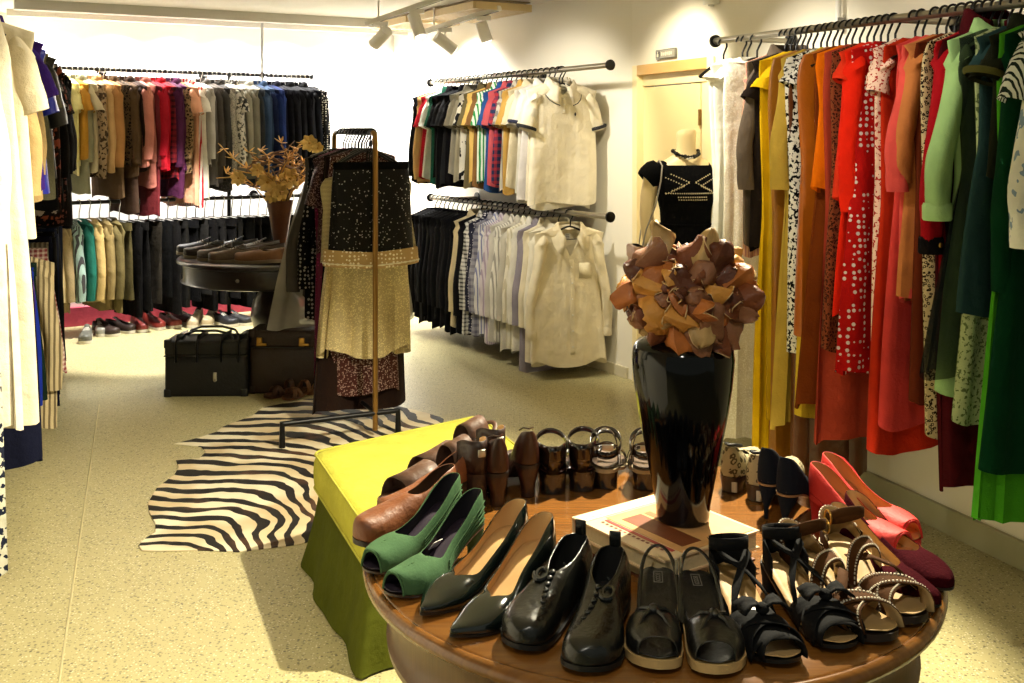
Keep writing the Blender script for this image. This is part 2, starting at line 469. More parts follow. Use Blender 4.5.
def sleeve_mb(sd, w, slen, r0, r1, out, res, slope=.32, kind='l', yo=0.):
    nu, nr = res
    mb = MB(); rings = []
    x0 = w/2-.058; z0 = -max(0, x0-.06)*slope-.022
    ph = rnd(0, 6)
    cap = [(-.0, .25), (.012, .6), (.045, 1.0)]
    for dz, q in cap:
        rings.append([V((sd*(x0+.012*q+r0*.55*q*cos(2*PI*j/nu)), yo+r0*.62*q*sin(2*PI*j/nu), z0-dz-.35*max(0, cos(2*PI*j/nu))*r0*q)) for j in range(nu)])
    for i in range(1, nr+1):
        v = i/float(nr)
        if kind == 'l':
            xo = x0+.012+out*sst(v*1.3)-.02*max(0, v-.6); r = lerp(r0*.8, r1, sst(v*1.2))
            fx, fy = .62, .6
        else:
            xo = x0+.012+out*v; r = lerp(r0, r1, v); fx, fy = .52, .5
        rg = []
        for j in range(nu):
            a = 2*PI*j/nu
            cr = 1+.035*sin(13*v+ph+2*a)*(.3+v)+.05*sin(26*v+2*ph+3*a)*v*v + .07*sin(3*a+ph)
            z = z0-.045-(slen-.045)*v - .35*max(0, cos(a))*r0*(1-v)
            if kind != 'l': z -= -.18*cos(a)*r
            rg.append(V((sd*(xo+r*fx*cr*cos(a)), yo+r*fy*cr*sin(a)+.012*sin(3*v+ph)*v, z)))
        rings.append(rg)
    mb.loft(rings, True)
    # turned hem
    last = rings[-1]; cx = sum(p.x for p in last)/nu; cy = sum(p.y for p in last)/nu
    mb.loft([last, [V((cx+(p.x-cx)*.85, cy+(p.y-cy)*.85, p.z+.012)) for p in last]], True)
    return mb, V((cx, cy, last[0].z)), r1

def collar_mb(neck=.075, h=.04, spread=.028, gap=.35, n=20, drop=.03, fall=0.):
    mb = MB(); rings = [[], [], [], []]
    for j in range(n+1):
        a = -PI/2+gap+(2*PI-2*gap)*j/n
        c, s = cos(a), sin(a); fr = max(0, -s)
        z = -drop*fr
        for k, (m, dz) in enumerate(((1., 0), (.95, h), (1.12, h*.95), (1.0+spread/neck+.35*fr, -.012-.035*fr-fall))):
            rings[k].append(V((neck*m*c, .05*m*s, z+dz-.012*fr*k)))
    return mb.loft(rings, False)

def hanger(loc, rz, label, group, kind='black', drop=.085, clip=False, sp=.15):
    mat = {'black': BLACKP, 'white': WHITEP, 'wire': CLEARW}[kind]
    h = thing('clothes_hanger', label, 'hanger', loc, rz, group)
    key = (kind, drop, clip, sp)
    if key not in HANGC:
        m = MB()
        pts = [(.006, 0, -drop), (.006, 0, -drop*.62), (.013, 0, -drop*.45), (.027, 0, -.012)]
        pts += [(.0275*cos(a), 0, .0275*sin(a)-.006) for a in [math.radians(q) for q in range(-10, 200, 21)]]
        hk = m.tube(pts, .0046, 7).build('hook', CLEARW if kind == 'wire' else BLACKM, h)
        b = MB()
        if clip:
            b.tube([(-sp, 0, -drop-.02), (0, 0, -drop-.004), (sp, 0, -drop-.02)], .006, 6)
            for q in (-1, 1): b.box((q*(sp-.02), 0, -drop-.035), (.022, .02, .045))
        else:
            pt = []
            for i in range(-8, 9):
                u = i/8.; pt.append((u*sp, 0, -drop-.075*abs(u)**1.4))
            b.tube(pt, [.006+.002*abs(i/8.) for i in range(-8, 9)], 7)
            b.tube([(-sp*.97, 0, -drop-.078), (0, 0, -drop-.082), (sp*.97, 0, -drop-.078)], .003, 5)
        bo = b.build('shoulder_bar', mat, h)
        HANGC[key] = (hk, bo)
    else:
        for o in HANGC[key]:
            c = o.copy(); COL.objects.link(c); c.parent = h
    return h
HANGC = {}

HI, MID, LO = (44, 30), (32, 22), (24, 14)
def garment(g, loc, rz, label, group, res=MID):
    """g: dict of kind, colours and sizes; loc = the point on the rail it hangs from."""
    k = g['name']; mat = cloth(g['c'], g.get('p', 'solid'), g.get('c2', '#ffffff'), g.get('sc', 1.))
    L = g['L']; w = g.get('w', .40)
    hang = g.get('hd', .085)
    t = thing(k, label, g['cat'], (loc[0], loc[1], loc[2]-hang+.008), rz, group)
    if k == 'trousers':
        wd = g.get('w', .34)
        for sd in (-1, 1):
            mb = MB(); rings = []; ph = rnd(0, 6); nu = 14
            for i in range(13):
                v = i/12.; hw = lerp(wd*.25, g.get('leg', .10), v)
                rg = []
                for j in range(nu):
                    a = 2*PI*j/nu
                    rg.append(V((sd*(wd*.25+.01*v)+hw*1.02*sgp(cos(a), .7)+.008*sin(4*v+ph), (.02+.008*sin(3*v+ph))*sgp(sin(a), .8)+.006*sin(7*v+ph+3*a), -.05-(L-.05)*v)))
                rings.append(rg)
            mb.loft(rings, True).build('trouser_leg', mat, t)
        mb = MB()
        mb.loft([[V((wd*.5*sgp(cos(2*PI*j/20), .7), (.018+.004*q)*sgp(sin(2*PI*j/20), .8), z)) for j in range(20)] for q, z in enumerate((-.015, -.03, -.056, -.075))], True)
        mb.build('waistband', mat, t)
        return t
    if k == 'skirt':
        wa, hm = g.get('waist', .32), g.get('hem', .5)
        mb = MB(); rings = []; nu = res[0]*2; ph = rnd(0, 6); nf = g.get('nf', 9)
        for i in range(res[1]):
            v = i/(res[1]-1.); A = g.get('fold', .02)*sst(v*1.3)
            rings.append([V(((lerp(wa, hm, v**.8)/2)*sgp(cos(2*PI*j/nu), .85)+A*.5*sin(nf*2*PI*j/nu+ph+1.3), lerp(.03, .05, v)*sgp(sin(2*PI*j/nu), .85)+A*sin(nf*2*PI*j/nu+ph), -.04-(L-.04)*v+g.get('jag', .012)*v**3*sin(6*PI*j/nu+ph))) for j in range(nu)])
        mb.loft(rings, True).build('skirt_panel', mat, t)
        mb = MB(); mb.loft([[V((wa*.505*sgp(cos(2*PI*j/24), .85), .033*sgp(sin(2*PI*j/24), .85), z)) for j in range(24)] for z in (-.012, -.03, -.05)], True)
        mb.build('waistband', cloth(g['cw']) if 'cw' in g else mat, t)
        return t
    sl = g.get('s', 'n')
    wb = w if sl in ('l', 's', 'c') else w*.9
    mb = body_mb(L, wb, g.get('chest', w*.96), g.get('waist', w*.92), g.get('hem', w*1.02), g.get('th', .034), g.get('hth', .04), g.get('fold', .02), g.get('nf', 5), res,
                 g.get('neck', .075), g.get('drop', .05), wz=g.get('wz', .42), flare=g.get('flare', 1.2), jag=g.get('jag', .012), vn=g.get('vn'))
    mb.build('bodice' if k in ('dress', 'gown') else 'body_panel', mat, t)
    sm = cloth(g['sc_'], g.get('sp', 'solid')) if 'sc_' in g else mat
    if sl != 'n':
        for sd in (-1, 1):
            if sl == 'l': s_, e, r1 = sleeve_mb(sd, wb, g.get('sL', .56), .082, g.get('r1', .055), g.get('so', .05), (res[0]//2, res[1]-4), kind='l')
            elif sl == 's': s_, e, r1 = sleeve_mb(sd, wb, g.get('sL', .22), .09, .088, .05, (res[0]//2, 8), kind='s')
            else: s_, e, r1 = sleeve_mb(sd, wb, g.get('sL', .10), .08, .075, .035, (res[0]//2, 5), kind='s')
            so = s_.build('sleeve', sm, t)
            if 'cuff' in g and sl != 'n':
                cm = MB(); hh = .05 if sl == 'l' else .016
                cm.loft([[V((e.x+q*r1*.66*cos(2*PI*j/16), e.y+q*r1*.64*sin(2*PI*j/16), e.z+z+(0.18*r1*sd*cos(2*PI*j/16) if sl == 's' else -.0)))
                          for j in range(16)] for q, z in ((1.0, hh), (1.1, hh*.8), (1.1, 0), (1.02, -.006))], True)
                co = cm.build('cuff', cloth(g['cuff']), so)
                if g.get('cbtn'):
                    MB().ball((e.x, e.y-r1*.72, e.z+.025), (.009, .004, .009), 10, 6).build('button', BRASS, co)
    if g.get('col'):
        cm = collar_mb(h=g.get('ch', .035), drop=g.get('drop', .05)*.7, gap=g.get('cgap', .3), fall=g.get('fall', 0), spread=g.get('spread', .028))
        cm.build('collar', cloth(g['cc']) if 'cc' in g else mat, t, solid=.003)
    if g.get('lapel'):
        for sd in (-1, 1):
            m2 = MB(); y = -.05
            m2.loft([[V((sd*.03, y+.005, -.0)), V((sd*.085, y+.016, -.02))], [V((sd*.03, y-.004, -.08)), V((sd*.115, y+.012, -.11))], [V((sd*.012, y-.002, -.2)), V((sd*.09, y+.008, -.16))], [V((sd*.004, y, -.3)), V((sd*.012, y-.001, -.28))]], False)
            m2.build('lapel', cloth(g['cc']) if 'cc' in g else mat, t, solid=.003)
    return t

# a rail of garments: pts along the rail with yaw, hangers and labels made from the list
def place(items, P0, P1, yaw, group, where, hk='black', res=MID, hang_label=True, clip=False):
    """items: list of (u, dict, description). u in 0..1 along P0-P1."""
    P0, P1 = V(P0), V(P1)
    for i, (u, g, desc) in enumerate(items):
        p = P0.lerp(P1, u)
        rz = yaw+math.radians(rnd(-5, 5))*(0 if g.get('str') else 1)
        lab = g.get('lab') or '%s %s' % (desc, where)
        garment(g, p, rz, lab, group, g.get('res', res))
        if hang_label:
            tp = g['name'] in ('trousers', 'skirt')
            hanger(p, rz, '%s hanger holding the %s' % ({'black': 'black', 'white': 'white', 'wire': 'silver'}[g.get('hk', hk)], desc), 'hangers '+where, g.get('hk', hk), clip=tp, drop=g.get('hd', .085), sp=.15 if tp else min(.16, g.get('w', .4)*.38))
# ------------------------------------------------------------------ right rail of dresses
def px_of(p): return 512+p.x*F/p.y
def hgt(py, y): return CH-(py-HY)*y/F
def edge_y(e, o=.215):      # y on the rail whose garment's room-side edge lands on pixel column e
    lo, hi = 2.6, 5.1
    for _ in range(40):
        y = (lo+hi)/2; p = rr(y); q = V((p.x-.935*o, p.y-.354*o, 0))
        if px_of(q) > e: lo = y
        else: hi = y
    return y
Wd = 'on the right wall rail'
R = []
def dr(e, desc, c, hpy, s='n', sl=0, name='dress', cat='dress', **k):
    R.append([edge_y(e, .17+k.get('so', .05)+.03 if s == 'l' else .205), desc, c, hpy, s, sl, name, cat, k])
dr(703, 'sheer white strappy dress', '#f3efe2', 405, w=.34, fold=.035, nf=7, he=703)
dr(706, 'white pintucked long dress', '#f4f0e4', 330, 'c', 85, w=.38, fold=.03, nf=9, he=707)
dr(716, 'ivory lace long dress', '#efe8d6', 442, w=.36, fold=.03, nf=8, p='fleck', c2='#fbf8ee', he=726)
dr(734, 'blush pink striped blouse', '#c99a7c', 255, 'l', 190, 'blouse', 'blouse', p='stripe', c2='#a9746a', sc=2., so=.05)
dr(739, 'taupe long-sleeved jacket', '#5d5145', 245, 'l', 195, 'jacket', 'jacket', col=1, so=.06)
dr(752, 'dark brown short-sleeved cardigan', '#1c1511', 250, 's', 105, 'cardigan', 'cardigan')
dr(758, 'bright yellow maxi dress', '#cfa512', 457, 'c', 95, fold=.04, nf=6, waist=.34, he=755)
dr(765, 'old gold sundress', '#b8941f', 420, fold=.035, nf=7, he=766)
dr(768, 'golden brown satin long skirt dress', '#8f5a14', 478, fold=.035, nf=6, p='satin', he=768)
dr(770, 'pale mustard maxi dress with gathered sleeves', '#b39640', 425, 'l', 195, fold=.035, nf=9, r1=.06, he=769)
dr(786, 'bronze satin long dress', '#5d300f', 484, fold=.03, nf=7, p='satin', he=784)
dr(788, 'black and white printed long dress', '#dcd9d2', 355, 'c', 90, p='print', c2='#101014', sc=2.1, fold=.03, he=788)
dr(795, 'lemon yellow slip dress', '#c9aa30', 415, fold=.03, he=793)
dr(799, 'copper brown satin dress', '#a4570f', 333, fold=.035, nf=6, p='satin', he=796)
dr(803, 'burnt brown long skirt dress', '#6a300d', 405, fold=.03, he=796)
dr(814, 'bright orange sleeveless tunic', '#dd6c08', 190, 'n', 0, 'tunic', 'top', fold=.02)
dr(826, 'flared brick coral dress', '#9c3a28', 443, fold=.045, nf=5, he=817)
dr(829, 'rust leopard print dress', '#7d3f25', 350, p='leopard', c2='#31150f', sc=2., fold=.025, he=826)
dr(833, 'tomato red frilled blouse', '#cf3219', 200, 'c', 88, 'blouse', 'blouse', drop=.07, fold=.03)
dr(836, 'vivid red long-sleeved panel dress', '#d6230f', 312, 'l', 218, fold=.014, waist=.34, nf=3, he=831, so=.03)
dr(842, 'scarlet dress dotted with silver gems', '#a91210', 372, p='dots', c2='#cfc0bc', sc=.8, fold=.03, he=838)
dr(869, 'white and red floral blouse dress', '#e0c0ae', 380, 'c', 100, p='fleck', c2='#9d2323', sc=.5, fold=.025, drop=.1, he=868)
dr(873, 'orange red long skirt dress', '#a92710', 450, fold=.03, he=867)
dr(881, 'salmon pink coat', '#c94b45', 300, 'l', 198, 'coat', 'coat', so=.075, fold=.012)
dr(888, 'coral pink maxi dress', '#bd3a36', 427, fold=.012, nf=3, he=882)
dr(903, 'tan orange cardigan', '#b06c3c', 300, 'l', 190, 'cardigan', 'cardigan', so=.06)
dr(917, 'chestnut brown long dress', '#57220f', 405, fold=.025, he=914)
dr(910, 'crimson coat with black cuffs', '#8d0c16', 345, 'l', 258, 'coat', 'coat', cuff='#0d0b0d', cbtn=1, so=.085, fold=.012)
dr(928, 'brown and cream leopard dress', '#b7a47f', 437, p='leopard', c2='#231811', sc=1.8, fold=.03, he=924)
dr(946, 'maroon high-necked long dress', '#3d0a10', 490, fold=.03, col=1, ch=.07, he=942)
dr(934, 'mint green shirt dress', '#8fb277', 393, 'l', 226, so=.085, r1=.065, col=1, cuff='#97ba80', fold=.014, nf=3, he=938)
dr(957, 'smoky black chiffon dress', '#141b19', 375, p='sheer', fold=.045, nf=6, he=930)
dr(958, 'light green leaf print dress', '#98a478', 420, p='fleck', c2='#4f5d39', sc=.5, fold=.025, he=952)
dr(962, 'slate green cap sleeve tunic', '#21393a', 315, 'c', 85, 'tunic', 'top', fold=.02, he=964)
dr(986, 'grass green pleated long dress', '#3f8a1c', 521, fold=.022, nf=17, he=977)
dr(985, 'dark olive short jacket', '#191c10', 180, 's', 88, 'jacket', 'jacket', cuff='#4a4a24', col=1)
dr(990, 'forest green velvet long dress', '#032c17', 470, 'l', 300, fold=.03, he=980, so=.06)
dr(1001, 'white kimono with blue flowers', '#d2d5cc', 262, 'l', 255, 'kimono', 'kimono', p='fleck', c2='#7288a0', sc=.12, r1=.085, so=.075, fold=.02)
dr(1012, 'thin striped black and white blouse', '#cfd6d0', 235, 's', 110, 'blouse', 'blouse', p='stripe', c2='#1b2a26', sc=2.4, fold=.02)
R.sort(key=lambda r: -r[0])
ys = [r[0] for r in R]
for _ in range(60):       # keep each hanger clear of its neighbour
    for i in range(len(ys)-1):
        gap = ys[i]-ys[i+1]
        if gap < .036:
            d = (.036-gap)/2; ys[i] = min(4.97, ys[i]+d); ys[i+1] -= d
for y, r in zip(ys, R):
    _, desc, c, hem, s, sl, name, cat, k = r
    p = rr(y); zn = p.z-.077
    q = V((p.x-.935*.2, p.y-.354*.2, 0))
    g = dict(name=name, cat=cat, c=c, s=s, w=.40, L=zn-hgt(hem, q.y), th=.022, hth=.03, hd=.085)
    if sl: g['sL'] = zn-.07-hgt(sl, q.y-.02)
    g.update(k)
    if 'he' in g:
        kk = (g['he']-512)/F; g['hem'] = max(.36, min(.70, 2*(p.x-kk*p.y)/(.935-.354*kk)))
    if g.get('fold', .02) > .02: g['fold'] *= .8
    yaw = math.radians(20.7+rnd(-7, 7))
    garment(g, p, yaw, '%s %s' % (desc, Wd), 'dresses and tops on the right wall rail', HI)
    hanger(p, yaw, 'black hanger holding the %s' % desc, 'hangers on the right wall rail', 'black')
# empty hangers among the dresses
for i, y in enumerate((4.93, 3.47)):
    hanger(rr(y), math.radians(20.7+(14 if i == 0 else -8)), ('bare black hanger at the doorway end of the dress rail', 'bare black hanger among the green dresses on the right rail')[i], 'hangers on the right wall rail', 'black')

# ------------------------------------------------------------------ shirts rails
YM = math.radians(30)
def spread(lst, u0, u1, f=1.):
    n = len(lst)
    return [(u0+(u1-u0)*(i/(n-1.))**f, g, d) for i, (d, g) in enumerate(lst)]
def T(desc, c, L=.66, s='s', name='shirt', cat='shirt', **k):
    g = dict(name=name, cat=cat, c=c, L=L, s=s, w=.42, th=.03, hth=.035, fold=.014)
    if s == 's': g['sL'] = .23
    if s == 'l': g['sL'] = .60
    g.update(k); return (desc, g)
up = [
 T('black long-sleeved jacket', '#17171a', .70, 'l', 'jacket', 'jacket'), T('sand long-sleeved shirt', '#c9a46c', .70, 'l', sL=.62),
 T('scarlet short-sleeved top', '#b3202c', .66), T('white crew-neck tee', '#e7e4da', .66), T('bottle green polo', '#1e5a46', .7, col=1),
 T('jet black polo', '#101013', .66, col=1), T('washed black tee', '#1c1c1e', .72), T('charcoal tee', '#26272b', .7), T('faded black work shirt', '#141316', .68, col=1),
 T('stone grey shirt', '#8f8a7b', .62, col=1), T('khaki marl tee', '#9b937c', .66), T('white and black print tee', '#d8d3c4', .66, p='print', c2='#1d1d1d', sc=.4),
 T('olive drab shirt', '#6d6346', .7, col=1), T('butter yellow tee', '#ddb867', .66), T('chocolate brown polo', '#7d5a36', .7, col=1),
 T('green and white striped shirt', '#dfe8d8', .66, p='stripe', c2='#2b8a4a', col=1), T('royal blue polo', '#2a4c86', .72, col=1), T('coral pink polo', '#b8545a', .68, col=1),
 T('navy and red checked shirt', '#27304f', .66, p='plaid', c2='#a8343a', col=1), T('grey pinstripe shirt', '#b5aea2', .7, p='stripe', c2='#7b7670', col=1),
 T('mustard polo', '#b8924c', .72, col=1), T('pale beige shirt', '#cfc3a4', .68, col=1), T('light grey tee', '#c9c4b6', .72),
 T('lilac white shirt', '#d6d0cc', .76, col=1, cuff='#3a3d52'), T('cream tee', '#e0d5bb', .76), T('off-white marl polo', '#d9d2c0', .80, col=1),
]
place(spread(up, .05, .77), MU0, MU1, YM, 'shirts on the upper shirt rail', 'on the upper shirt rail', res=MID)
low = []
for i, nm in enumerate(('soot black blazer', 'black wool blazer', 'black pinstripe blazer', 'ink black blazer', 'black dinner jacket', 'matt black blazer', 'coal black suit jacket', 'worn black blazer', 'plain black suit jacket')):
    low.append(T(nm, ('#0e0e10', '#131215', '#17161a', '#0b0b0e', '#0a0a0b', '#151417', '#101011', '#19181a', '#0f0f12')[i], .80+.03*(i % 3), 'l', 'blazer', 'blazer', lapel=1, sL=.64, fold=.008, th=.04, p=('stripe' if i == 2 else 'solid'), c2='#2c2c30'))
low += [T('camel lined black jacket', '#0d0d0f', .86, 'l', 'jacket', 'jacket', lapel=1, cc='#b99a66', sL=.66), T('light tan jacket', '#c1b08c', .80, 'l', 'jacket', 'jacket', col=1, sL=.64),
 T('black waisted jacket', '#141316', .84, 'l', 'jacket', 'jacket', lapel=1, sL=.66),
 T('black and white checked shirt', '#d6d3cb', .82, 'l', p='plaid', c2='#121215', sc=1.6, col=1), T('navy polka dot shirt', '#2b2c3c', .80, 'l', p='dots', c2='#cfcad0', col=1),
 T('grey blue checked shirt', '#9a98a0', .82, 'l', p='plaid', c2='#5b5a6c', col=1), T('blue and white pencil stripe shirt', '#d4d2d2', .80, 'l', p='stripe', c2='#7d82a4', sc=1.4, col=1),
 T('lilac striped shirt', '#cfc6cc', .84, 'l', p='stripe', c2='#a596a8', sc=1.4, col=1), T('pearl grey shirt', '#c4bfb4', .82, 'l', col=1), T('white shirt with grey stripes', '#dedacd', .80, 'l', p='stripe', c2='#9c988e', sc=1.2, col=1),
 T('silver grey shirt', '#bfb9aa', .85, 'l', col=1), T('ivory striped shirt', '#e2dcc8', .83, 'l', p='stripe', c2='#c2b99f', col=1), T('dove white shirt', '#dcd7c8', .84, 'l', col=1),
 T('mauve grey shirt', '#8f8791', .95, 'l', col=1), T('cream twill shirt', '#ded3b6', .88, 'l', col=1), T('chalk white shirt', '#e3dcc8', .86, 'l', col=1)]
place(spread(low, .03, .765), ML0, ML1, YM, 'jackets and shirts on the lower shirt rail', 'on the lower shirt rail', res=MID)
# the two front shirts, in full detail
def placket(t, y0, z0, z1, mat, bm, n=6, w=.028):
    m = MB(); N = 24
    m.loft([[V((x*w, y0(z0+(z1-z0)*i/N)-.004, z0+(z1-z0)*i/N)) for x in (-.5, -.42, .42, .5)] for i in range(N+1)], False)
    o = m.build('placket', mat, t, solid=.002)
    for i in range(n):
        z = z0+(z1-z0)*(i+.5)/n
        MB().lathe([(.0, -.002), (.005, -.002), (.0055, 0), (.005, .002), (0, .002)], 10).build('button', bm, o)
        b = bpy.data.objects[-1] if False else COL.objects[-1]
        b.location = (0, y0(z)-.007, z); b.rotation_euler = (PI/2, 0, 0)
def front_y(o, x0=0.):
    vs = [v.co for v in o.data.vertices if abs(v.co.x-x0) < .035 and v.co.y < 0.02]
    def fy(z):
        c = sorted(vs, key=lambda q: abs(q.z-z))[:10]
        return min(q.y for q in c)
    return fy
p = MU0.lerp(MU1, .785)
g = T('', '#efe4cc', .77, 's', col=1, cuff='#38383c', cc='#e9dfc9', fold=.016, w=.47, hem=.46, sL=.25, nf=4, drop=.06, ch=.018, spread=.045, fall=.02, neck=.085, vn=(.085, .075))[1]
polo = garment(g, p, math.radians(17), 'white polo shirt with dark tipped cuffs, frontmost on upper shirt rail', 'shirts on the upper shirt rail', HI)
hanger(p, math.radians(17), 'black hanger holding the frontmost white polo shirt', 'hangers on the upper shirt rail')
bd = polo.children[0]; fy = front_y(bd)
placket(polo, fy, -.09, -.20, cloth('#efe4cc'), WHITEP, 3)
m = MB()
fy2 = front_y(bd, .07)
m.ball((.075, fy2(-.2)-.003, -.205), (.006, .003, .012), 8, 6); m.build('chest_emblem', plain('emblem_navy', '#1d2233', .7), polo)
cm = collar_mb(neck=.075, h=.018, drop=.0525, gap=.3, spread=.045, fall=.02); 
m = MB()
r3 = [V(q)+V((0, -.0022, -.002)) for q in cm.v[3*21:4*21]]
m.tube(r3, .003, 6); m.build('collar_tipping', plain('tipping', '#303238', .8), polo)
p = ML0.lerp(ML1, .822)
g = T('', '#ece0c2', .86, 'l', col=1, cuff='#ece0c2', fold=.018, w=.46, hem=.50, sL=.64, nf=4, drop=.14, vn=(.085, .19), cgap=.5, so=.07, ch=.018, spread=.05, fall=.025, neck=.085, jag=.02)[1]
sh = garment(g, p, math.radians(17), 'cream button-up shirt with open collar, frontmost on lower shirt rail', 'jackets and shirts on the lower shirt rail', HI)
hg = hanger(p, math.radians(17), 'blue-black hanger holding the frontmost cream shirt', 'hangers on the lower shirt rail')
bd = sh.children[0]; fy = front_y(bd)
placket(sh, fy, -.21, -.80, cloth('#eadfc3'), WHITEP, 6)
fy2 = front_y(bd, .09)
m = MB(); y = fy2(-.3)-.004
m.loft([[V((.05+.085*q, y+.002*q, -.235-.105*r)) for q in (0, .33, .66, 1)] for r in (0, .5, .9)], False)
m.build('chest_pocket', cloth('#e9debf'), sh, solid=.003)
MB().box((0, .038, -.075), (.035, .003, .045)).build('neck_label', WHITEP, sh)
m = MB()
for i in range(3): m.box((0, .0355, -.065-.01*i), (.02, .002, .003))
m.build('label_print', plain('print_dark', '#33333a', .7), sh)
# ------------------------------------------------------------------ far wall, upper rail
cu = [('ivory wool coat', '#ddd2b0', 'l', .86), ('cream blouse', '#e2d9bd', 's', .78), ('pale lemon cardigan', '#cfc88d', 'l', .66), ('straw yellow jacket', '#d6cd9b', 'l', .72), ('primrose blouse', '#d8cf8f', 's', .62), ('amber knit top', '#a97b2c', 's', .60),
 ('sage grey jacket', '#8c8a70', 'l', .86), ('oat blouse', '#b5a888', 's', .70), ('brown print blouse', '#8c7658', 'l', .74), ('camel jacket', '#b08a5a', 'l', .66), ('fawn blazer', '#b99666', 'l', .70), ('tan leather jacket', '#9d7142', 'l', .64),
 ('umber coat', '#53402c', 'l', .90), ('black leopard blouse', '#473725', 'l', .66), ('chocolate jacket', '#4a3826', 'l', .74), ('dark cocoa coat', '#3a2a20', 'l', 1.02), ('espresso jacket', '#2e211b', 'l', .70), ('dusty pink jacket', '#a6695a', 'l', .66), ('rose brown coat', '#93584c', 'l', .82),
 ('wine knit dress', '#5a1f22', 'l', 1.04), ('crimson cardigan', '#8f1420', 'l', .68), ('bright red jacket', '#a5121f', 'l', .70), ('red tartan shirt', '#6d1a20', 'l', .76), ('plum velvet jacket', '#3f1a33', 'l', .90), ('mulberry cardigan', '#4a2140', 'l', .70),
 ('leopard print jacket', '#7d6343', 'l', .72), ('peach long blouse', '#c58f70', 's', .96), ('red and white striped long top', '#d8cdc4', 's', .98), ('white long tunic', '#d9d4c8', 's', .92), ('silver grey blouse', '#97928a', 'l', .66), ('mid grey coat', '#55504b', 'l', .82), ('charcoal brown coat', '#443e39', 'l', .80), ('slate jacket', '#33312f', 'l', .78), ('black tweed coat', '#25221f', 'l', .86),
 ('grey flecked jacket', '#9a958a', 'l', .72), ('silver patterned blouse', '#aea99c', 'l', .60), ('pewter print top', '#bab4a6', 's', .58), ('pebble grey jacket', '#8c887a', 'l', .72), ('moss grey coat', '#6a675a', 'l', .78), ('pale silver cardigan', '#a5a298', 'l', .62),
 ('dark slate coat', '#2c2f33', 'l', .80), ('denim blue jacket', '#26364d', 'l', .72), ('steel blue coat', '#31435c', 'l', .82), ('ink navy jacket', '#141d3a', 'l', .74), ('cobalt navy coat', '#16244f', 'l', .84), ('midnight jacket', '#12131f', 'l', .74),
 ('raven coat', '#0d0d12', 'l', .78), ('black crepe jacket', '#101014', 'l', .80), ('black lined coat', '#0c0c0f', 'l', .74), ('jet black cardigan', '#111114', 'l', .78), ('black velvet blazer', '#0a0a0d', 'l', .76), ('black silk jacket', '#0e0f12', 'l', .80), ('black boxy coat', '#0c0d11', 'l', .76), ('black studded jacket', '#151515', 'l', .72)]
pats = {'brown print blouse': ('print', '#3a2c1e'), 'black leopard blouse': ('leopard', '#0e0b08'), 'red tartan shirt': ('plaid', '#1a0d12'), 'leopard print jacket': ('leopard', '#1a120a'), 'red and white striped long top': ('stripe', '#a81f2a'), 'grey flecked jacket': ('fleck', '#35332f'),
        'silver patterned blouse': ('print', '#4a4842'), 'pewter print top': ('print', '#2b2a28'), 'black studded jacket': ('dots', '#c7c2b4'), 'black tweed coat': ('fleck', '#57524a'), 'ivory wool coat': ('fleck', '#cfc39d')}
L2 = []
for i, (d, c, s, L) in enumerate(cu):
    pt = pats.get(d, ('solid', '#ffffff'))
    nm = d.split()[-1]
    L2.append((d, dict(name='coat' if nm == 'coat' else 'top' if nm == 'top' else nm, cat=nm, c=c, p=pt[0], c2=pt[1], L=L, s=s, sL=.20 if s == 's' else .52+.03*(i % 4), w=.40+.03*(i % 3), th=.028, hth=.034, fold=.012, so=.03, lapel=0, col=1 if i % 3 == 0 else 0)))
place(spread(L2, .035, .985), BU0, BU1, math.radians(-36), 'coats and tops on the far upper rail', 'on the far upper rail', hk='wire', res=LO)
# hidden layers under some coats: longer skirts hang from the same rail further back are part of those coats
# ------------------------------------------------------------------ far wall, lower rail
lo = []
tl = [('beige linen jacket', '#b9a578', 'jacket', .74), ('taupe chino jacket', '#8b7a58', 'jacket', .78), ('mint striped shirt', '#8aa095', 'shirt', .7), ('teal green scarf top', '#1f5a4c', 'top', .62), ('sand cargo jacket', '#a8905c', 'jacket', .72), ('khaki cotton jacket', '#7d6c45', 'jacket', .78), ('olive field jacket', '#5c5233', 'jacket', .8)]
for d, c, k, L in tl: lo.append((d, dict(name=k, cat=k, c=c, L=L-.1, s='l', sL=.55, w=.40, th=.03, fold=.02, hd=.13, p='stripe' if 'striped' in d else 'solid', c2='#3c3a3a')))
tr = [('olive twill', '#4a4329'), ('pitch black', '#0f0e0e'), ('black flared', '#121110'), ('grey brown', '#2c2822'), ('black pleated', '#0c0c0c'), ('black crepe', '#131212'), ('smoke black', '#1a1917'), ('black satin', '#0d0d0e'), ('graphite', '#201f1d'), ('black wide-leg', '#0e0d0d'),
      ('soft black', '#151413'), ('black cropped', '#111010'), ('coal', '#191816'), ('black wool', '#0d0d0c'), ('black corduroy', '#131110'), ('black dress', '#0b0b0b'), ('dark ash', '#1d1b19'), ('black linen', '#100f0f'), ('sable', '#151210'), ('black tapered', '#0c0b0b'), ('onyx', '#0f0f10'), ('black cotton', '#121212')]
for i, (d, c) in enumerate(tr): lo.append((d+' trousers', dict(name='trousers', cat='trousers', c=c, L=.60+.045*(i*7 % 4), w=.34+.04*(i % 2), leg=.09+.02*(i % 3), hd=.15)))
place(spread(lo, .05, .97), BL0, BL1, math.radians(-42), 'trousers and jackets on the far lower rail', 'on the far lower rail', hk='wire', res=LO)
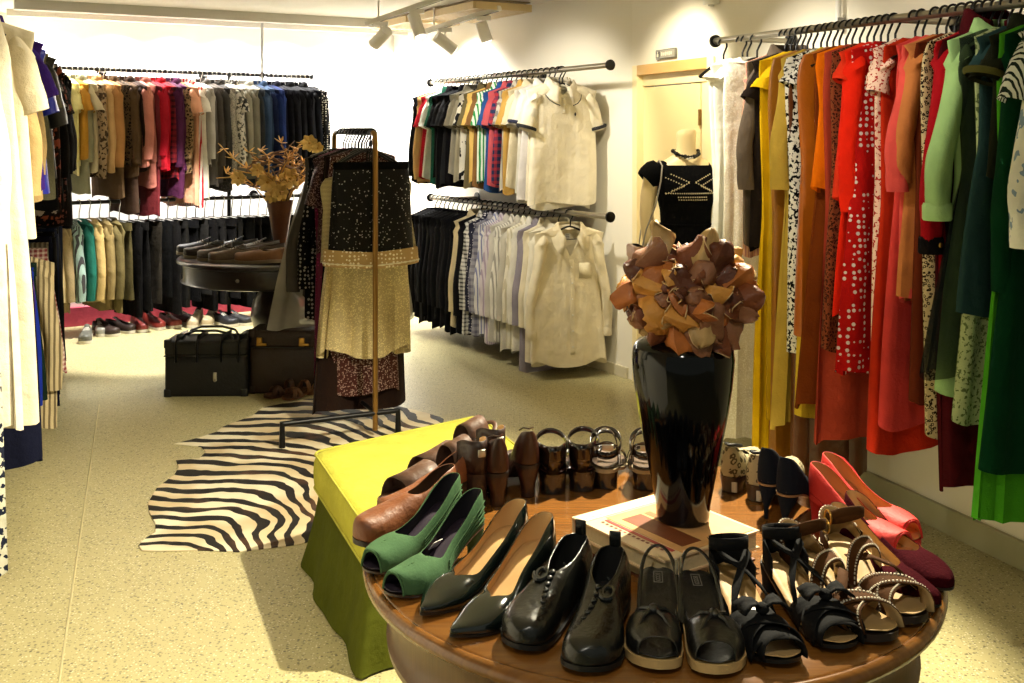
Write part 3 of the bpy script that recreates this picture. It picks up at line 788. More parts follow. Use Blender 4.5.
# ------------------------------------------------------------------ left rails
YL = math.radians(20)
def left(items, hrail, where, group):
    for y, desc, g in items:
        p = rl(y, hrail); g.setdefault('w', .30 if g['name'] == 'trousers' else .42); g.setdefault('th', .03)
        yaw = YL+math.radians(rnd(-5, 5))
        garment(g, p, yaw, '%s %s' % (desc, where), group, MID if y > 4.5 else HI)
        tp = g['name'] in ('trousers', 'skirt')
        hanger(p, yaw, '%s hanger holding the %s' % ('black', desc), 'hangers '+where, 'black', clip=tp)
def G(name, c, L, s='n', **k):
    d = dict(name=name, cat=name, c=c, L=L, s=s, sL=.58 if s == 'l' else .24, fold=.018); d.update(k); return d
left([
 (6.75, 'black long coat', G('coat', '#121113', 1.0, 'l')), (6.55, 'black quilted jacket', G('jacket', '#151417', .75, 'l')), (6.35, 'brown black coat', G('coat', '#1d1917', .95, 'l')),
 (6.1, 'black tailored jacket', G('jacket', '#0f0f11', .72, 'l')), (5.85, 'black embroidered tunic', G('tunic', '#17120f', .9, 's', p='floral', c2='#6d4038', sc=1.5)), (5.6, 'black knit coat', G('coat', '#131213', .8, 'l')),
 (5.35, 'rust trimmed black top', G('top', '#211612', .82, 's', p='print', c2='#8a4632', sc=.6)), (5.1, 'black flower print shirt', G('shirt', '#19171a', .78, 's', p='print', c2='#9a8f84', sc=.8)),
 (4.85, 'smart black blazer', G('blazer', '#111113', .74, 's', sL=.3)), (4.62, 'black leather jacket', G('jacket', '#1b1b1c', .60, 's', sL=.3, w=.46, p='satin')), (4.42, 'dark olive blouse', G('blouse', '#5d5a45', .66, 's')),
 (4.2, 'cobalt blue satin blouse', G('blouse', '#12209a', .62, 's', p='satin', sL=.26)), (3.98, 'biscuit tan jacket', G('jacket', '#a58a5c', .64, 'l', sL=.5, w=.38)), (3.82, 'deep purple collared shirt', G('shirt', '#36206a', .6, 's', sL=.2, col=1, ch=.05, w=.45)),
 (3.66, 'navy long dress', G('dress', '#14172b', 1.55, 'c', hem=.48, fold=.03, w=.36)), (3.54, 'light tan jacket with long sleeves', G('jacket', '#b89d6c', .68, 'l', sL=.55, w=.40)),
 (3.38, 'cream short-sleeved tunic', G('tunic', '#e6dabd', .72, 's', sL=.26, w=.44)), (3.2, 'white long sleeveless coat', G('coat', '#e6dcc4', 1.28, 'n', w=.30, chest=.32, waist=.36, hem=.47, fold=.03)), (2.85, 'off-white long dress', G('dress', '#e9e0cc', 1.20, 'n', w=.32, chest=.34, waist=.36, hem=.44, fold=.03)),
 (2.60, 'blue and white printed long dress', G('dress', '#d8d6c4', 1.50, 'n', p='print', c2='#23283a', sc=1.4, w=.32, chest=.33, waist=.36, hem=.45, fold=.03)), (2.3, 'white cotton overshirt', G('shirt', '#efe9da', .8, 'l')),
], 2.0, 'on the left wall rail', 'garments on the left wall rail')
left([
 (6.7, 'dark indigo jeans', G('trousers', '#151a2b', .92)), (6.45, 'charcoal pressed trousers', G('trousers', '#1c1c20', .92)), (6.2, 'washed navy jeans', G('trousers', '#1a2136', .92)), (5.95, 'black narrow trousers', G('trousers', '#111115', .95)),
 (5.7, 'midnight blue trousers', G('trousers', '#12152a', .95)), (5.4, 'grey chalkstripe trousers', G('trousers', '#5b564d', .95, p='stripe', c2='#8d8674')), (5.1, 'pink plaid skirt', G('skirt', '#8d3f45', .62, p='plaid', c2='#e2d2c6', sc=2.)),
 (4.8, 'cream pinstripe jacket', G('jacket', '#bfae88', .80, 'l', p='stripe', c2='#6d6048', col=1)), (4.55, 'dark green trousers', G('trousers', '#12211a', .62)), (4.4, 'royal blue trousers', G('trousers', '#182a8a', .60)), (4.25, 'violet trousers', G('trousers', '#3d2266', .55)),
], 1.06, 'on the left lower rail', 'garments on the left lower rail')
# ------------------------------------------------------------------ zebra hide
def zebra():
    n = NT('zebra_hide'); c = W(184, 560)
    vec = n.n('ShaderNodeVectorMath', {0: n.obj(), 1: n.n('ShaderNodeVectorMath', {0: n.n('ShaderNodeVectorMath', {0: n.noise(2.2, 2).outputs['Color'], 1: (.5, .5, .5)}, operation='SUBTRACT').outputs[0], 1: (.22, .22, 0)}, operation='MULTIPLY').outputs[0]}, operation='ADD').outputs[0]
    s = n.n('ShaderNodeSeparateXYZ', {0: vec})
    dx = n.math('MAXIMUM', n.math('MULTIPLY', n.math('SUBTRACT', s.outputs[0], c.x-.02), 2.1), 0.)
    dy = n.math('SUBTRACT', s.outputs[1], c.y-.10)
    d = n.math('SQRT', n.math('ADD', n.math('MULTIPLY', dx, dx), n.math('MULTIPLY', dy, dy)))
    # stripes widen away from the tail end
    ph = n.math('MULTIPLY', n.math('POWER', d, .80), 68.)
    w = n.math('SINE', ph)
    brk = n.math('MULTIPLY', n.math('SUBTRACT', n.noise(7, 2).outputs[0], .5), 3.0)
    f = n.math('GREATER_THAN', n.math('ADD', w, brk), .12)
    tan = n.mix(n.noise(2.4, 2).outputs[0], rgb('#b3966a'), rgb('#e0d2ae'))
    base = n.mix(n.n('ShaderNodeMapRange', {0: n.noise(3, 2).outputs[0], 1: .42, 2: .58}).outputs[0], tan, rgb('#e6dcc0'))
    blk = n.mix(n.n('ShaderNodeMapRange', {0: n.noise(4.5, 2).outputs[0], 1: .55, 2: .68}).outputs[0], rgb('#14100e'), rgb('#4a3020'))
    n.set('Base Color', n.mix(f, base, blk)); n.set('Roughness', .7)
    n.bump(n.noise(260, 2).outputs[0], .25, .004)
    return n.m
zp = [(70, 632), (84, 616), (100, 602), (135, 582), (134, 548), (110, 505), (106, 470), (140, 412), (205, 365), (222, 335), (213, 308), (300, 302), (325, 277), (308, 256), (262, 251), (205, 246), (300, 222), (365, 200), (392, 180), (430, 165), (500, 140), (540, 108), (620, 92)]
zp = [(120+a/3.795, 380+b/3.795) for a, b in zp] + [(305, 400), (340, 398), (385, 404), (420, 412), (444, 419), (440, 440), (400, 490), (345, 532), (300, 545), (268, 549), (238, 552.8), (200, 551), (160, 552), (142, 551.5)]
o = MB().prism([tuple(W(*q).xy) for q in zp][::-1], 0.0005, .006).build('zebra_rug', zebra(), smooth=False, bevel=.002)
tag(o, 'zebra striped hide rug spread on the terrazzo floor', 'rug')

# ------------------------------------------------------------------ green ottoman
M_LIME = cloth('#b4b046', 'flat'); M_OLIVE = cloth('#4d5217', 'flat')
A, B, Dn, Cn = V((-.70, 3.71)), V((-.135, 4.18)), V((-.415, 3.00)), V((.16, 3.40))
ot = thing('ottoman', 'lime green cushioned ottoman with olive floor-length skirt', 'ottoman', (-.27, 3.54, 0))
oc = V((-.27, 3.54))
def rquad(z, ins=0., rr_=.03, n=5, edge=0, wav=0., seedp=0):
    P = [A, Dn, Cn, B]; out = []
    cen = sum(P, V((0, 0)))/4
    P = [p+(cen-p).normalized()*ins*1.3 for p in P]
    for i in range(4):
        p, a, b = P[i], P[i-1], P[(i+1) % 4]
        u, v = (a-p).normalized(), (b-p).normalized()
        for k in range(n+1):
            t = k/n; q = p+u*rr_*(1-t)**2+v*rr_*t*t
            out.append(q)
        if edge:
            e0 = p+v*rr_; nx = b-v*rr_
            for k in range(1, edge): out.append(e0.lerp(nx, k/edge))
    if wav:
        m = len(out)
        out = [q+(q-cen).normalized()*wav*(sin(k*.55+seedp)+.5*sin(k*1.13+1)) for k, q in enumerate(out)]
    return [V((q.x-oc.x, q.y-oc.y, z)) for q in out]
m = MB(); rg = []
for ins, z in ((.012, .285), (0, .292), (-.006, .31), (-.008, .35), (-.006, .385), (.0, .405), (.008, .413), (.03, .418), (.08, .423), (.18, .428), (.32, .43)):
    rg.append(rquad(z, ins, .045 if z < .4 else .05, 6, 10))
m.loft(rg, True, True, True); m.build('cushion', M_LIME, ot)
for z, i_ in ((.296, -.004), (.411, -.001)):
    MB().tube(rquad(z, i_, .045, 6, 10), .005, 6, True).build('piping', cloth('#a9a544'), ot)
m = MB(); rg = []
for i in range(14):
    v = i/13.
    rg.append(rquad(.285-.278*v, .012-.055*v**1.2, .03, 6, 18, .0+.012*v**1.5, .4))
m.loft(rg, True); m.build('skirt', M_OLIVE, ot)

# ------------------------------------------------------------------ round table
def wood(name, c1, c2, rough=.25, sc=1., coat=.4):
    n = NT(name)
    vec = n.obj((2.2*sc, 14*sc, 2.2*sc))
    f = n.noise(2.2, 5, vec, .6).outputs[0]
    f2 = n.noise(9, 3, n.obj((1*sc, 22*sc, 1*sc))).outputs[0]
    n.set('Base Color', n.mix(n.math('MULTIPLY', n.math('ADD', f, f2), .5), rgb(c1), rgb(c2)))
    n.set('Roughness', rough); n.set('Coat Weight', coat); n.set('Coat Roughness', .12)
    n.bump(f2, .06, .004); return n.m
M_TAB = wood('table_walnut', '#351a09', '#9a6428'); M_TABD = wood('apron_walnut', '#3a2110', '#7a5228', .4, 1., .1)
TX, TY, TR, TH = .257, 2.026, .54, .75
tb = thing('display_table', 'round polished brown table covered with ladies shoes', 'table', (TX, TY, 0))
prof = [(0, TH-.03), (TR-.03, TH-.03), (TR-.012, TH-.03), (TR-.002, TH-.024), (TR, TH-.014), (TR-.003, TH-.006), (TR-.009, TH-.0015), (TR-.014, TH-.001), (TR-.017, TH-.0028), (TR-.02, TH), (TR-.2, TH), (0, TH)]
MB().lathe(prof, 96).build('table_top', M_TAB, tb)
MB().lathe([(TR-.045, TH-.03), (TR-.04, TH-.04), (TR-.05, TH-.05), (TR-.052, TH-.135), (TR-.044, TH-.142), (TR-.046, TH-.155), (TR-.075, TH-.158), (TR-.075, TH-.03)], 96, cap0=False, cap1=False).build('apron', M_TABD, tb)
MB().lathe([(.09, TH-.03), (.09, TH-.10), (.045, TH-.16), (.05, .5), (.075, .38), (.055, .26), (.07, .2), (.09, .17), (.06, .12), (0, .12)], 32, cap0=True).build('pedestal', M_TABD, tb)
for k in range(4):
    a = PI/4+k*PI/2
    m = MB(); m.tube([(cos(a)*r, sin(a)*r, z) for r, z in ((.04, .2), (.14, .17), (.24, .10), (.32, .045), (.37, .03))], [.04, .035, .03, .026, .03], 10)
    m.build('foot', M_TABD, tb)
# ------------------------------------------------------------------ two books
def book(name, label, cx, cy, z, ang, sx, sy, h, cover, spine_, art=False):
    t = thing(name, label, 'book', (cx, cy, z), ang, 'books under the black vase')
    pg = plain('pages', '#cbbd98', .8, 0, .2, 0, .3, 300, .12)
    MB().box((.002, 0, h/2), (sx-.012, sy-.010, h-.006)).build('page_block', pg, t, smooth=False)
    m = MB(); m.box((0, 0, .0018), (sx, sy, .0035)); m.box((0, 0, h-.0018), (sx, sy, .0035))
    m.box((-sx/2+.0015, 0, h/2), (.003, sy, h-.003))
    m.build('cover', cover, t, smooth=False)
    return t
bang = math.atan2(-.206, .147)      # the side that faces front left
bc = V((.285, 1.968))
book('book', 'thick brown hardback lying under the pale picture book', bc.x+.006, bc.y+.006, TH, bang+.05, .235, .225, .028, plain('brown_cover', '#6b3a1c', .5), None)
ncov = plain('cream_cover', '#e3c9a2', .35, 0, .5, .2)
bk = book('book', 'large pale picture book lying under the black vase', bc.x, bc.y, TH+.0285, bang, .253, .24, .034, ncov, None)
BZ = TH+.0285+.034
# cover picture: panels of printed colour lying on the cover (local x runs towards the front, y towards the right)
def art(name, x0, x1, y0, y1, c, z=.0345, var=.0):
    m = MB(); m.box(((x0+x1)/2, (y0+y1)/2, z), (abs(x1-x0), abs(y1-y0), .0006))
    return m.build(name, plain(name+'_ink', c, .4, 0, .5, .2, 0, 60, var), bk, smooth=False)
art('printed_band', -.122, -.092, -.115, .115, '#efe6d2', .0346)
art('printed_picture', -.085, .120, -.070, .112, '#d9a56c', .0346, .35)
art('printed_panel', -.06, .10, -.052, -.004, '#7c4326', .0350, .35)
art('printed_panel', -.06, .02, .004, .020, '#a8693c', .0350, .3)
art('printed_strip', -.075, .105, -.082, -.074, '#b33a36', .0348)
art('printed_patch', -.118, -.088, .085, .115, '#7f93ad', .0350)
m = MB()
random.seed(5)
y = -.104
while y < .05:
    w_ = rnd(.007, .013)
    m.box((-.107, y, .0350), (.015, .0018, .0005)); m.box((-.107+rnd(-.006, .006), y+w_*.4, .0350), (.0018, w_*.7, .0005))
    y += w_+.006
m.build('cover_lettering', plain('lettering_grey', '#b3a690', .5), bk, smooth=False)
m = MB(); y = -.0
for i in range(14): m.box((-.07+i*.0122, -.090, .0350), (.006, .005, .0005))
m.build('small_print', plain('print_brown', '#8a4a3c', .5), bk, smooth=False)
# ------------------------------------------------------------------ black vase and dried magnolia
M_VASE = plain('black_glaze', '#030304', .08, 0, .3, .08)
vx, vy = .323, 1.985
va = thing('vase', 'tall glossy black vase holding dried leaves', 'vase', (vx, vy, BZ+.001))
pr = [(0, 0), (.045, 0), (.049, .004), (.050, .012), (.051, .03), (.058, .07), (.067, .12), (.076, .17), (.085, .22), (.092, .27), (.095, .305), (.0965, .325), (.094, .345), (.087, .358), (.074, .364), (.064, .366), (.060, .372), (.062, .380), (.058, .382), (.054, .376), (.054, .35)]
kz = (hgt(338, vy)-BZ)/.366
pr = [(r, z*kz) for r, z in pr]
MB().lathe(pr, 64, cap1=True).build('vase_body', M_VASE, va)
LM = [plain('dried_leaf', c, .55, 0, .4, .1, .5, 45, .32) for c in ('#a65f26', '#6d381a', '#c4883a', '#86573a', '#ad8c58', '#552a15')]
LRIM = plain('leaf_edge', '#c9a878', .7)
def leaf_mb(l, w, cup, curl, wav=.15, tw=0.):
    m = MB(); NU, NV = 11, 7; rg = []; ph = rnd(0, 6)
    for i in range(NU):
        u = i/(NU-1.); ww = w*(sin(PI*min(1, u**.8*.965+.03)))**.52
        r = []
        for j in range(NV):
            v = j/(NV-1.)*2-1
            x = ww*v; z = cup*(v*v)*ww*1.3 + curl*l*(u-.2)**2 + wav*.03*sin(9*u+ph)*v*v + .004*sin(5*v+ph)
            a = tw*u; x, z = x*cos(a)-z*sin(a), x*sin(a)+z*cos(a)
            r.append(V((x, l*u, z)))
        rg.append(r)
    return m.loft(rg, False)
bq = thing('dried_bouquet', 'bouquet of dried brown magnolia leaves in the black vase', 'dried flowers', (vx, vy, BZ+.36*kz))
bo = V((vx, vy, BZ+.36*kz))
def put_leaf(c, axis, nrm, l, w, cup, curl, mi, name='leaf', par=None):
    o = leaf_mb(l, w, cup, curl, .45, rnd(-.6, .6)).build(name, [LM[mi], LRIM], par or bq, solid=.0022, rim=1)
    y = axis.normalized(); z = (nrm-y*nrm.dot(y)).normalized(); x = y.cross(z)
    mt = Matrix((x, y, z)).transposed().to_4x4(); mt.translation = (c-y*l*.5)-bo
    o.matrix_local = mt; return o
random.seed(3)
cen = V((vx+.012, vy, 1.255))
# front leaves placed as they sit around the bunch: pixel, size, direction on the picture, shade
fl = [(628, 291, .075, .030, 190, 0), (648, 283, .07, .03, 170, 2), (645, 252, .075, .03, 220, 3), (660, 240, .075, .026, 95, 4), (661, 268, .085, .036, 20, 0), (690, 250, .08, .034, 60, 1), (706, 246, .08, .024, 75, 4), (665, 306, .095, .045, 10, 2), (642, 312, .08, .035, 200, 3),
      (672, 338, .085, .032, 265, 0), (690, 345, .085, .034, 280, 3), (656, 335, .07, .028, 250, 1), (704, 330, .075, .03, 260, 4), (722, 325, .08, .035, 300, 3), (738, 334, .085, .032, 300, 3), (728, 345, .07, .026, 290, 1), (745, 300, .08, .034, 20, 1), (742, 280, .075, .03, 40, 0),
      (752, 312, .06, .026, 330, 3), (685, 285, .075, .03, 120, 5), (678, 320, .07, .03, 340, 2), (700, 305, .065, .026, 100, 1), (635, 270, .06, .024, 160, 5), (718, 256, .07, .03, 70, 5), (698, 268, .06, .028, 200, 3)]
for px, py, l, w, an, mi in fl:
    a = math.radians(an); c = D(px, py, vy-.10+rnd(-.02, .03))
    off = V((c.x-cen.x, 0, c.z-cen.z)); q = min(.95, off.length/.15)
    c.y = vy-.125*math.sqrt(max(0.05, 1-q*q))+rnd(-.01, .02)
    ax = V((cos(a), rnd(-.35, .25), sin(a))); nr = V((off.x*3, -.6, off.z*3+.15))
    c = cen+(c-cen)*.94; put_leaf(c, ax, -nr, l*.98, w*.98, rnd(.35, .95), rnd(.0, .6), mi)
for i in range(34):   # leaves around the sides and back
    th = rnd(0, 2*PI); ph = rnd(-.35, 1.3)
    d = V((cos(th)*cos(ph), sin(th)*cos(ph), sin(ph)))
    if d.y < -.45: continue
    c = cen+V((d.x*.095, d.y*.10, d.z*.078-.02))
    ax = d+V((rnd(-.6, .6), rnd(-.6, .6), rnd(-.3, .7)))
    put_leaf(c, ax, -d, rnd(.06, .09), rnd(.025, .037), rnd(.3, .9), rnd(-.2, .4), random.randrange(6))
for i in range(34):   # small curled bracts between the big leaves
    th = rnd(PI+.1, 2*PI-.1); ph = rnd(-.45, 1.2)
    d = V((cos(th)*cos(ph), sin(th)*cos(ph), sin(ph)))
    c = cen+V((d.x*.118, d.y*.125, d.z*.095-.012))
    put_leaf(c, V((rnd(-1, 1), rnd(-.3, .3), rnd(-1, 1))), -d+V((rnd(-.9, .9), 0, rnd(-.9, .9))), rnd(.035, .06), rnd(.014, .022), rnd(.5, 1.1), rnd(.2, .9), random.randrange(6), 'bract')
# the open rosette of red-brown petals on the right of the bunch
rc = D(717, 296, vy-.105)
for k in range(9):
    a = k*2.4; q = .012+.0042*k
    c = rc+V((cos(a)*q, .004*k, sin(a)*q*.8)); ax = V((cos(a), -.8+.11*k, sin(a)*.8))
    put_leaf(c, ax, V((cos(a)*.4, 1, sin(a)*.4)), .058+.003*k, .026, .7, .5, (5, 1, 0)[k % 3], 'petal')
m = MB()
for k in range(9):
    a = rnd(0, 6); m.tube([(.03*cos(a), .03*sin(a), -.12), (.05*cos(a), .05*sin(a), .02), (.09*cos(a)+.01, .08*sin(a), .10)], .0035, 6)
m.build('stem', plain('dry_stem', '#6d5137', .7), bq)
MB().tube([D(626, 305, vy-.05)-bo, D(637, 322, vy-.05)-bo, D(650, 300, vy-.03)-bo], .002, 6).build('stem', plain('dry_stem', '#6d5137', .7), bq)

# ------------------------------------------------------------------ suitcases
def case(name, label, x0, x1, pyb, pyt, y, dep, yaw, col, rough):
    w_ = (x1-x0)*y/F; h_ = (pyb-pyt)*y/F; cx = ((x0+x1)/2-512)*y/F
    t = thing(name, label, 'suitcase', (cx, y+dep/2, 0), yaw)
    mm = plain(name+'_leather', col, rough, 0, .4, .1, .3, 70, .25)
    m = MB(); m.rbox((0, 0, h_*.36), (w_, dep, h_*.72), .02, n=4); m.build('case_body', mm, t)
    m = MB(); m.rbox((0, 0, h_*.865), (w_+.004, dep+.004, h_*.262), .021, n=4); m.build('lid', mm, t)
    m = MB(); m.box((0, 0, h_*.727), (w_+.006, dep+.006, .006)); m.build('seam_band', plain('case_band', '#0c0b0a', .4), t)
    for sx in (-1, 1):
        for sz in (0, 1): MB().rbox((sx*(w_/2-.018), -dep/2+.014, h_*(.06+.88*sz)), (.046, .034, .05), .012).build('corner_guard', mm, t)
    return t, w_, h_, dep
t, w_, h_, dep = case('suitcase', 'black square case with two strap handles on the floor', 164, 246, 397, 341, 6.10, .24, .03, '#0d0d0e', .55)
hd = plain('strap_leather', '#101012', .3, 0, .5, .3)
for yy in (-.07, .06):
    m = MB(); m.tube([(-.15, yy, h_-.002), (-.13, yy, h_+.03), (-.06, yy-.03, h_+.055), (.06, yy-.03, h_+.055), (.13, yy, h_+.03), (.15, yy, h_-.002)], .011, 8, flat=.6); m.build('handle', hd, t)
for xx in (-.17, -.05, .09, .19):
    m = MB(); m.tube([(xx, -dep/2-.004, h_*.62), (xx, -dep/2-.006, h_*.95), (xx, -dep/2+.01, h_+.012), (xx, .0, h_+.014), (xx, dep/2, h_+.004)], .016, 8, flat=.35); m.build('strap', hd, t)
MB().rbox((.055, -dep/2-.004, h_*.36), (.022, .008, .05), .004).build('lock_plate', plain('pale_metal', '#b9b4a4', .35, .7), t)
MB().rbox((.055, -dep/2-.009, h_*.30), (.012, .006, .018), .003).build('lock_hasp', STEEL, t)
t, w_, h_, dep = case('suitcase', 'dark brown suitcase with brass latches beside the black case', 249, 318, 397, 333, 6.16, .22, -.04, '#2b1a10', .5)
for xx in (-w_*.34, w_*.28):
    o = MB().rbox((xx, -dep/2-.006, h_*.82), (.034, .01, .05), .004).build('latch', BRASS, t)
    MB().rbox((xx+.02, -dep/2-.012, h_*.78), (.05, .008, .014), .003).build('latch_tongue', BRASS, o)
m = MB(); m.tube([(-.07, 0, h_), (-.06, 0, h_+.03), (.06, 0, h_+.03), (.07, 0, h_)], .01, 8); m.build('handle', hd, t)

# ------------------------------------------------------------------ rear table
rt = thing('pedestal_table', 'dark round pedestal table of mens shoes near far wall', 'table', (D(276, 0, 6.95).x, 6.95, 0))
RTX, RTY, RTR, RTH = rt.location.x, 6.95, .63, .725
M_DK = wood('dark_mahogany', '#0d0806', '#241410', .3)
MB().lathe([(0, RTH-.035), (RTR-.02, RTH-.035), (RTR, RTH-.025), (RTR, RTH-.012), (RTR-.012, RTH), (0, RTH)], 64).build('table_top', M_DK, rt)
MB().lathe([(RTR-.04, RTH-.035), (RTR-.04, RTH-.14), (RTR-.025, RTH-.15), (RTR-.07, RTH-.16), (RTR-.07, RTH-.035)], 64, cap0=False, cap1=False).build('apron', M_DK, rt)
MB().lathe([(.11, RTH-.04), (.11, RTH-.1), (.07, RTH-.14), (.085, RTH-.2), (.15, RTH-.30), (.165, RTH-.40), (.14, RTH-.50), (.085, .17), (.11, .13), (.12, .10), (0, .10)], 32).build('pedestal', M_DK, rt)
for k in range(4):
    a = .5+k*PI/2
    MB().tube([(cos(a)*r, sin(a)*r, z) for r, z in ((.05, .16), (.18, .13), (.3, .06), (.4, .03), (.44, .035))], [.045, .04, .032, .028, .032], 10).build('foot', M_DK, rt)
MB().ball((-.10, -RTR+.035, RTH-.09), (.012, .012, .012)).build('drawer_knob', STEEL, rt)
# copper vase of gold branches on it
gx, gy = RTX+.0, RTY+.12
gv = thing('vase', 'tapered copper brown vase on the dark pedestal table', 'vase', (gx, gy, RTH+.001))
MB().lathe([(0, 0), (.05, 0), (.055, .01), (.04, .03), (.045, .08), (.07, .24), (.088, .33), (.092, .35), (.085, .35), (.06, .2)], 32, cap1=False).build('vase_body', plain('copper_brown', '#5a3218', .35, .3, .5, .2, .2, 30, .3), gv)
go = V((gx, gy, RTH+.33)); gb = thing('dried_arrangement', 'spray of gold branches and gilded flowers in copper vase', 'dried flowers', go)
GOLD = plain('gilded', '#d2a04a', .4, .2, .5, 0, .3, 60, .35); GOLDL = plain('gilded_petal', '#efc878', .5, .1, .5, 0, .3, 60, .25); DRYB = plain('dry_branch', '#6a4a30', .6)
random.seed(21)
for k in range(40):
    a = rnd(0, 2*PI); e = rnd(.2, 1.4); l = rnd(.28, .52)
    d = V((cos(a)*cos(e)*1.05, sin(a)*cos(e)*.7, sin(e)*.9)); pts = [V((0, 0, -.1))]
    for i in range(1, 6):
        u = i/5.; pts.append(d*l*u+V((.03*sin(5*u+k), .03*cos(4*u+k*2), .05*u*(1-u)*4+.02*sin(7*u+k))))
    o = MB().tube(pts, [.006, .0055, .005, .005, .004, .003], 6).build('branch', (DRYB, GOLD, GOLD)[k % 3], gb)
    if k % 2 == 0:
        for i_ in (3, 4, 5):
            m = MB()
            for j in range(4):
                q = pts[i_]
                dd2 = V((rnd(-1, 1), rnd(-1, 1), rnd(-.3, 1))).normalized()
                m.tube([q, q+dd2*.03, q+dd2*.055], [.003, .010, .002], 6, flat=.4)
            m.build('sprig', GOLD, o)
for k in range(6):     # curling vines
    m = MB(); m.tube([(.12*cos(t*1.1+k)*(1+.15*t), .06*sin(t*1.3+k), .17+.06*sin(t*1.7+2*k)+.025*k) for t in [i*.28 for i in range(20)]], .006, 6)
    m.build('vine', DRYB, gb)
for (px, py, s) in ((268, 182, .07), (281, 192, .06), (291, 178, .075), (272, 196, .05), (310, 143, .06), (239, 178, .055), (258, 170, .05), (318, 148, .045)):
    c = D(px, py, gy-.12)-go; m = MB()
    for j in range(7):
        a = j*2*PI/7+px; q = V((cos(a), -.45, sin(a)))
        rg = [[c+q*s*u+V((-sin(a)*v, 0, cos(a)*v))*s*.55*sin(PI*min(.95, u+.08))+V((0, -.25*s*u*u+.1*s*v*v, 0)) for v in (-1, -.5, 0, .5, 1)] for u in (0, .25, .5, .75, .97)]
        m.loft(rg, False)
    o = m.build('flower', GOLDL, gb)
    MB().ball(c+V((0, -.012, 0)), s*.16, 8, 6).build('flower_centre', GOLD, o)

# ------------------------------------------------------------------ mannequin
mx, my = (686-512)*5.66/F, 5.66
mn = thing('mannequin', 'headless cream dress form standing in front of the doorway', 'mannequin', (mx, my, 0), .12)
MM = plain('mannequin_cream', '#e6cf9e', .45)
def ring(cx, cy, z, a, b, n=28, tilt=0., p=.92):
    return [V((cx+a*sgp(cos(2*PI*k/n), p), cy+b*sgp(sin(2*PI*k/n), p), z+tilt*sin(2*PI*k/n))) for k in range(n)]
m = MB()
TS = [(.0, .80, .165, .105), (.0, .88, .17, .11), (0, .96, .155, .10), (0, 1.04, .125, .085), (0, 1.12, .13, .09), (-.01, 1.2, .15, .11), (-.012, 1.26, .155, .105), (0, 1.32, .165, .085), (.005, 1.365, .155, .07), (.008, 1.395, .10, .06), (.008, 1.42, .062, .055), (.004, 1.45, .052, .052), (-.002, 1.50, .052, .053), (-.004, 1.53, .054, .055), (-.004, 1.542, .050, .051)]
m.loft([ring(0, cy, z, a, b, tilt=(-.012 if z > 1.49 else 0)) for cy, z, a, b in TS], True, True, True)
for sd in (-1, 1):
    pts = [(sd*.15, 0, 1.345), (sd*.185, .005, 1.30), (sd*.205, .01, 1.2), (sd*.215, .01, 1.10), (sd*.215, -.01, 1.0), (sd*.205, -.04, .88), (sd*.20, -.055, .80), (sd*.195, -.06, .74)]
    m.tube(pts, [.045, .047, .043, .038, .035, .027, .024, .014], 12)
    m.tube([(sd*.085, 0, .85), (sd*.088, 0, .7), (sd*.085, 0, .52), (sd*.08, .01, .42), (sd*.078, .015, .3), (sd*.075, .01, .12), (sd*.075, -.01, .05), (sd*.078, -.08, .03), (sd*.08, -.13, .022)], [.085, .08, .06, .05, .053, .033, .035, .032, .018], 12)
m.build('form_body', MM, mn)
MB().lathe([(0, 0), (.15, 0), (.15, .008), (.14, .013), (0, .013)], 32).build('base_plate', STEEL, mn)
MB().tube([(.0, .03, .013), (.0, .03, .82)], .011, 10).build('stand_rod', STEEL, mn)
bdm = cloth('#0b0b0d')
md = thing('dress', 'black openwork dress with cap sleeves worn by the mannequin', 'dress', (mx, my, 0), .12)
m = MB()
DS = [(0, .52, .225, .14), (0, .62, .21, .135), (0, .76, .192, .125), (0, .88, .183, .122), (0, .96, .166, .111), (0, 1.04, .137, .097), (0, 1.12, .142, .103), (-.01, 1.2, .162, .122), (-.012, 1.26, .167, .117), (0, 1.32, .178, .098), (.004, 1.362, .168, .083), (.006, 1.385, .135, .075)]
rg = [ring(0, cy, z, a, b, 40) for cy, z, a, b in DS]
for r_ in rg[:4]:
    for k, q in enumerate(r_): q.y += .012*sin(k*2*PI/40*7)
top = [V((p.x, p.y, p.z-(.075*max(0, 1-(p.x/.125)**2) if p.y < .006 else .02*max(0, 1-(p.x/.125)**2)))) for p in rg[-1]]
rg[-1] = top
m.loft(rg, True); m.build('bodice', bdm, md)
for sd in (-1, 1):
    m = MB(); rr2 = []
    for u, r in ((0, .05), (.3, .068), (.7, .070), (1., .062)):
        c = V((sd*(.145+.075*u), .004, 1.352-.075*u)); ax = V((sd*.72, 0, -.7)); bx = V((.7, 0, sd*.72))
        rr2.append([c+bx*(r*cos(2*PI*k/18))+V((0, 1, 0))*(r*.9*sin(2*PI*k/18)) for k in range(18)])
    m.loft(rr2, True, True, False); m.build('cap_sleeve', bdm, md)
def dfy(x, z):
    a = tab([(q[1], q[2]) for q in DS], z); b = tab([(q[1], q[3]) for q in DS], z); c = tab([(q[1], q[0]) for q in DS], z)
    u = min(.98, abs(x)/a); return c-b*(1-u**(2/.92))**(.92/2)
m = MB(); dots = []
for sd in (-1, 1):
    for r_ in range(2):
        for k in range(8):
            u = k/7.; dots.append((sd*(.02+.028*r_+.085*u), 1.275-.018*r_+.045*(1-abs(2*u-1))*0+(.04*u if k < 8 else 0)))
            dots.append((sd*(.02+.028*r_+.085*u), 1.27-.018*r_-.04*u))
for k in range(25): dots.append((-.135+.27*k/24, 1.215))
for r_ in range(2):
    for k in range(13): dots.append((-.075+.15*k/12+.004*r_, 1.195-.014*r_))
for x, z in dots: m.ball((x, dfy(x, z)-.001, z), (.0042, .0025, .0038), 6, 4)
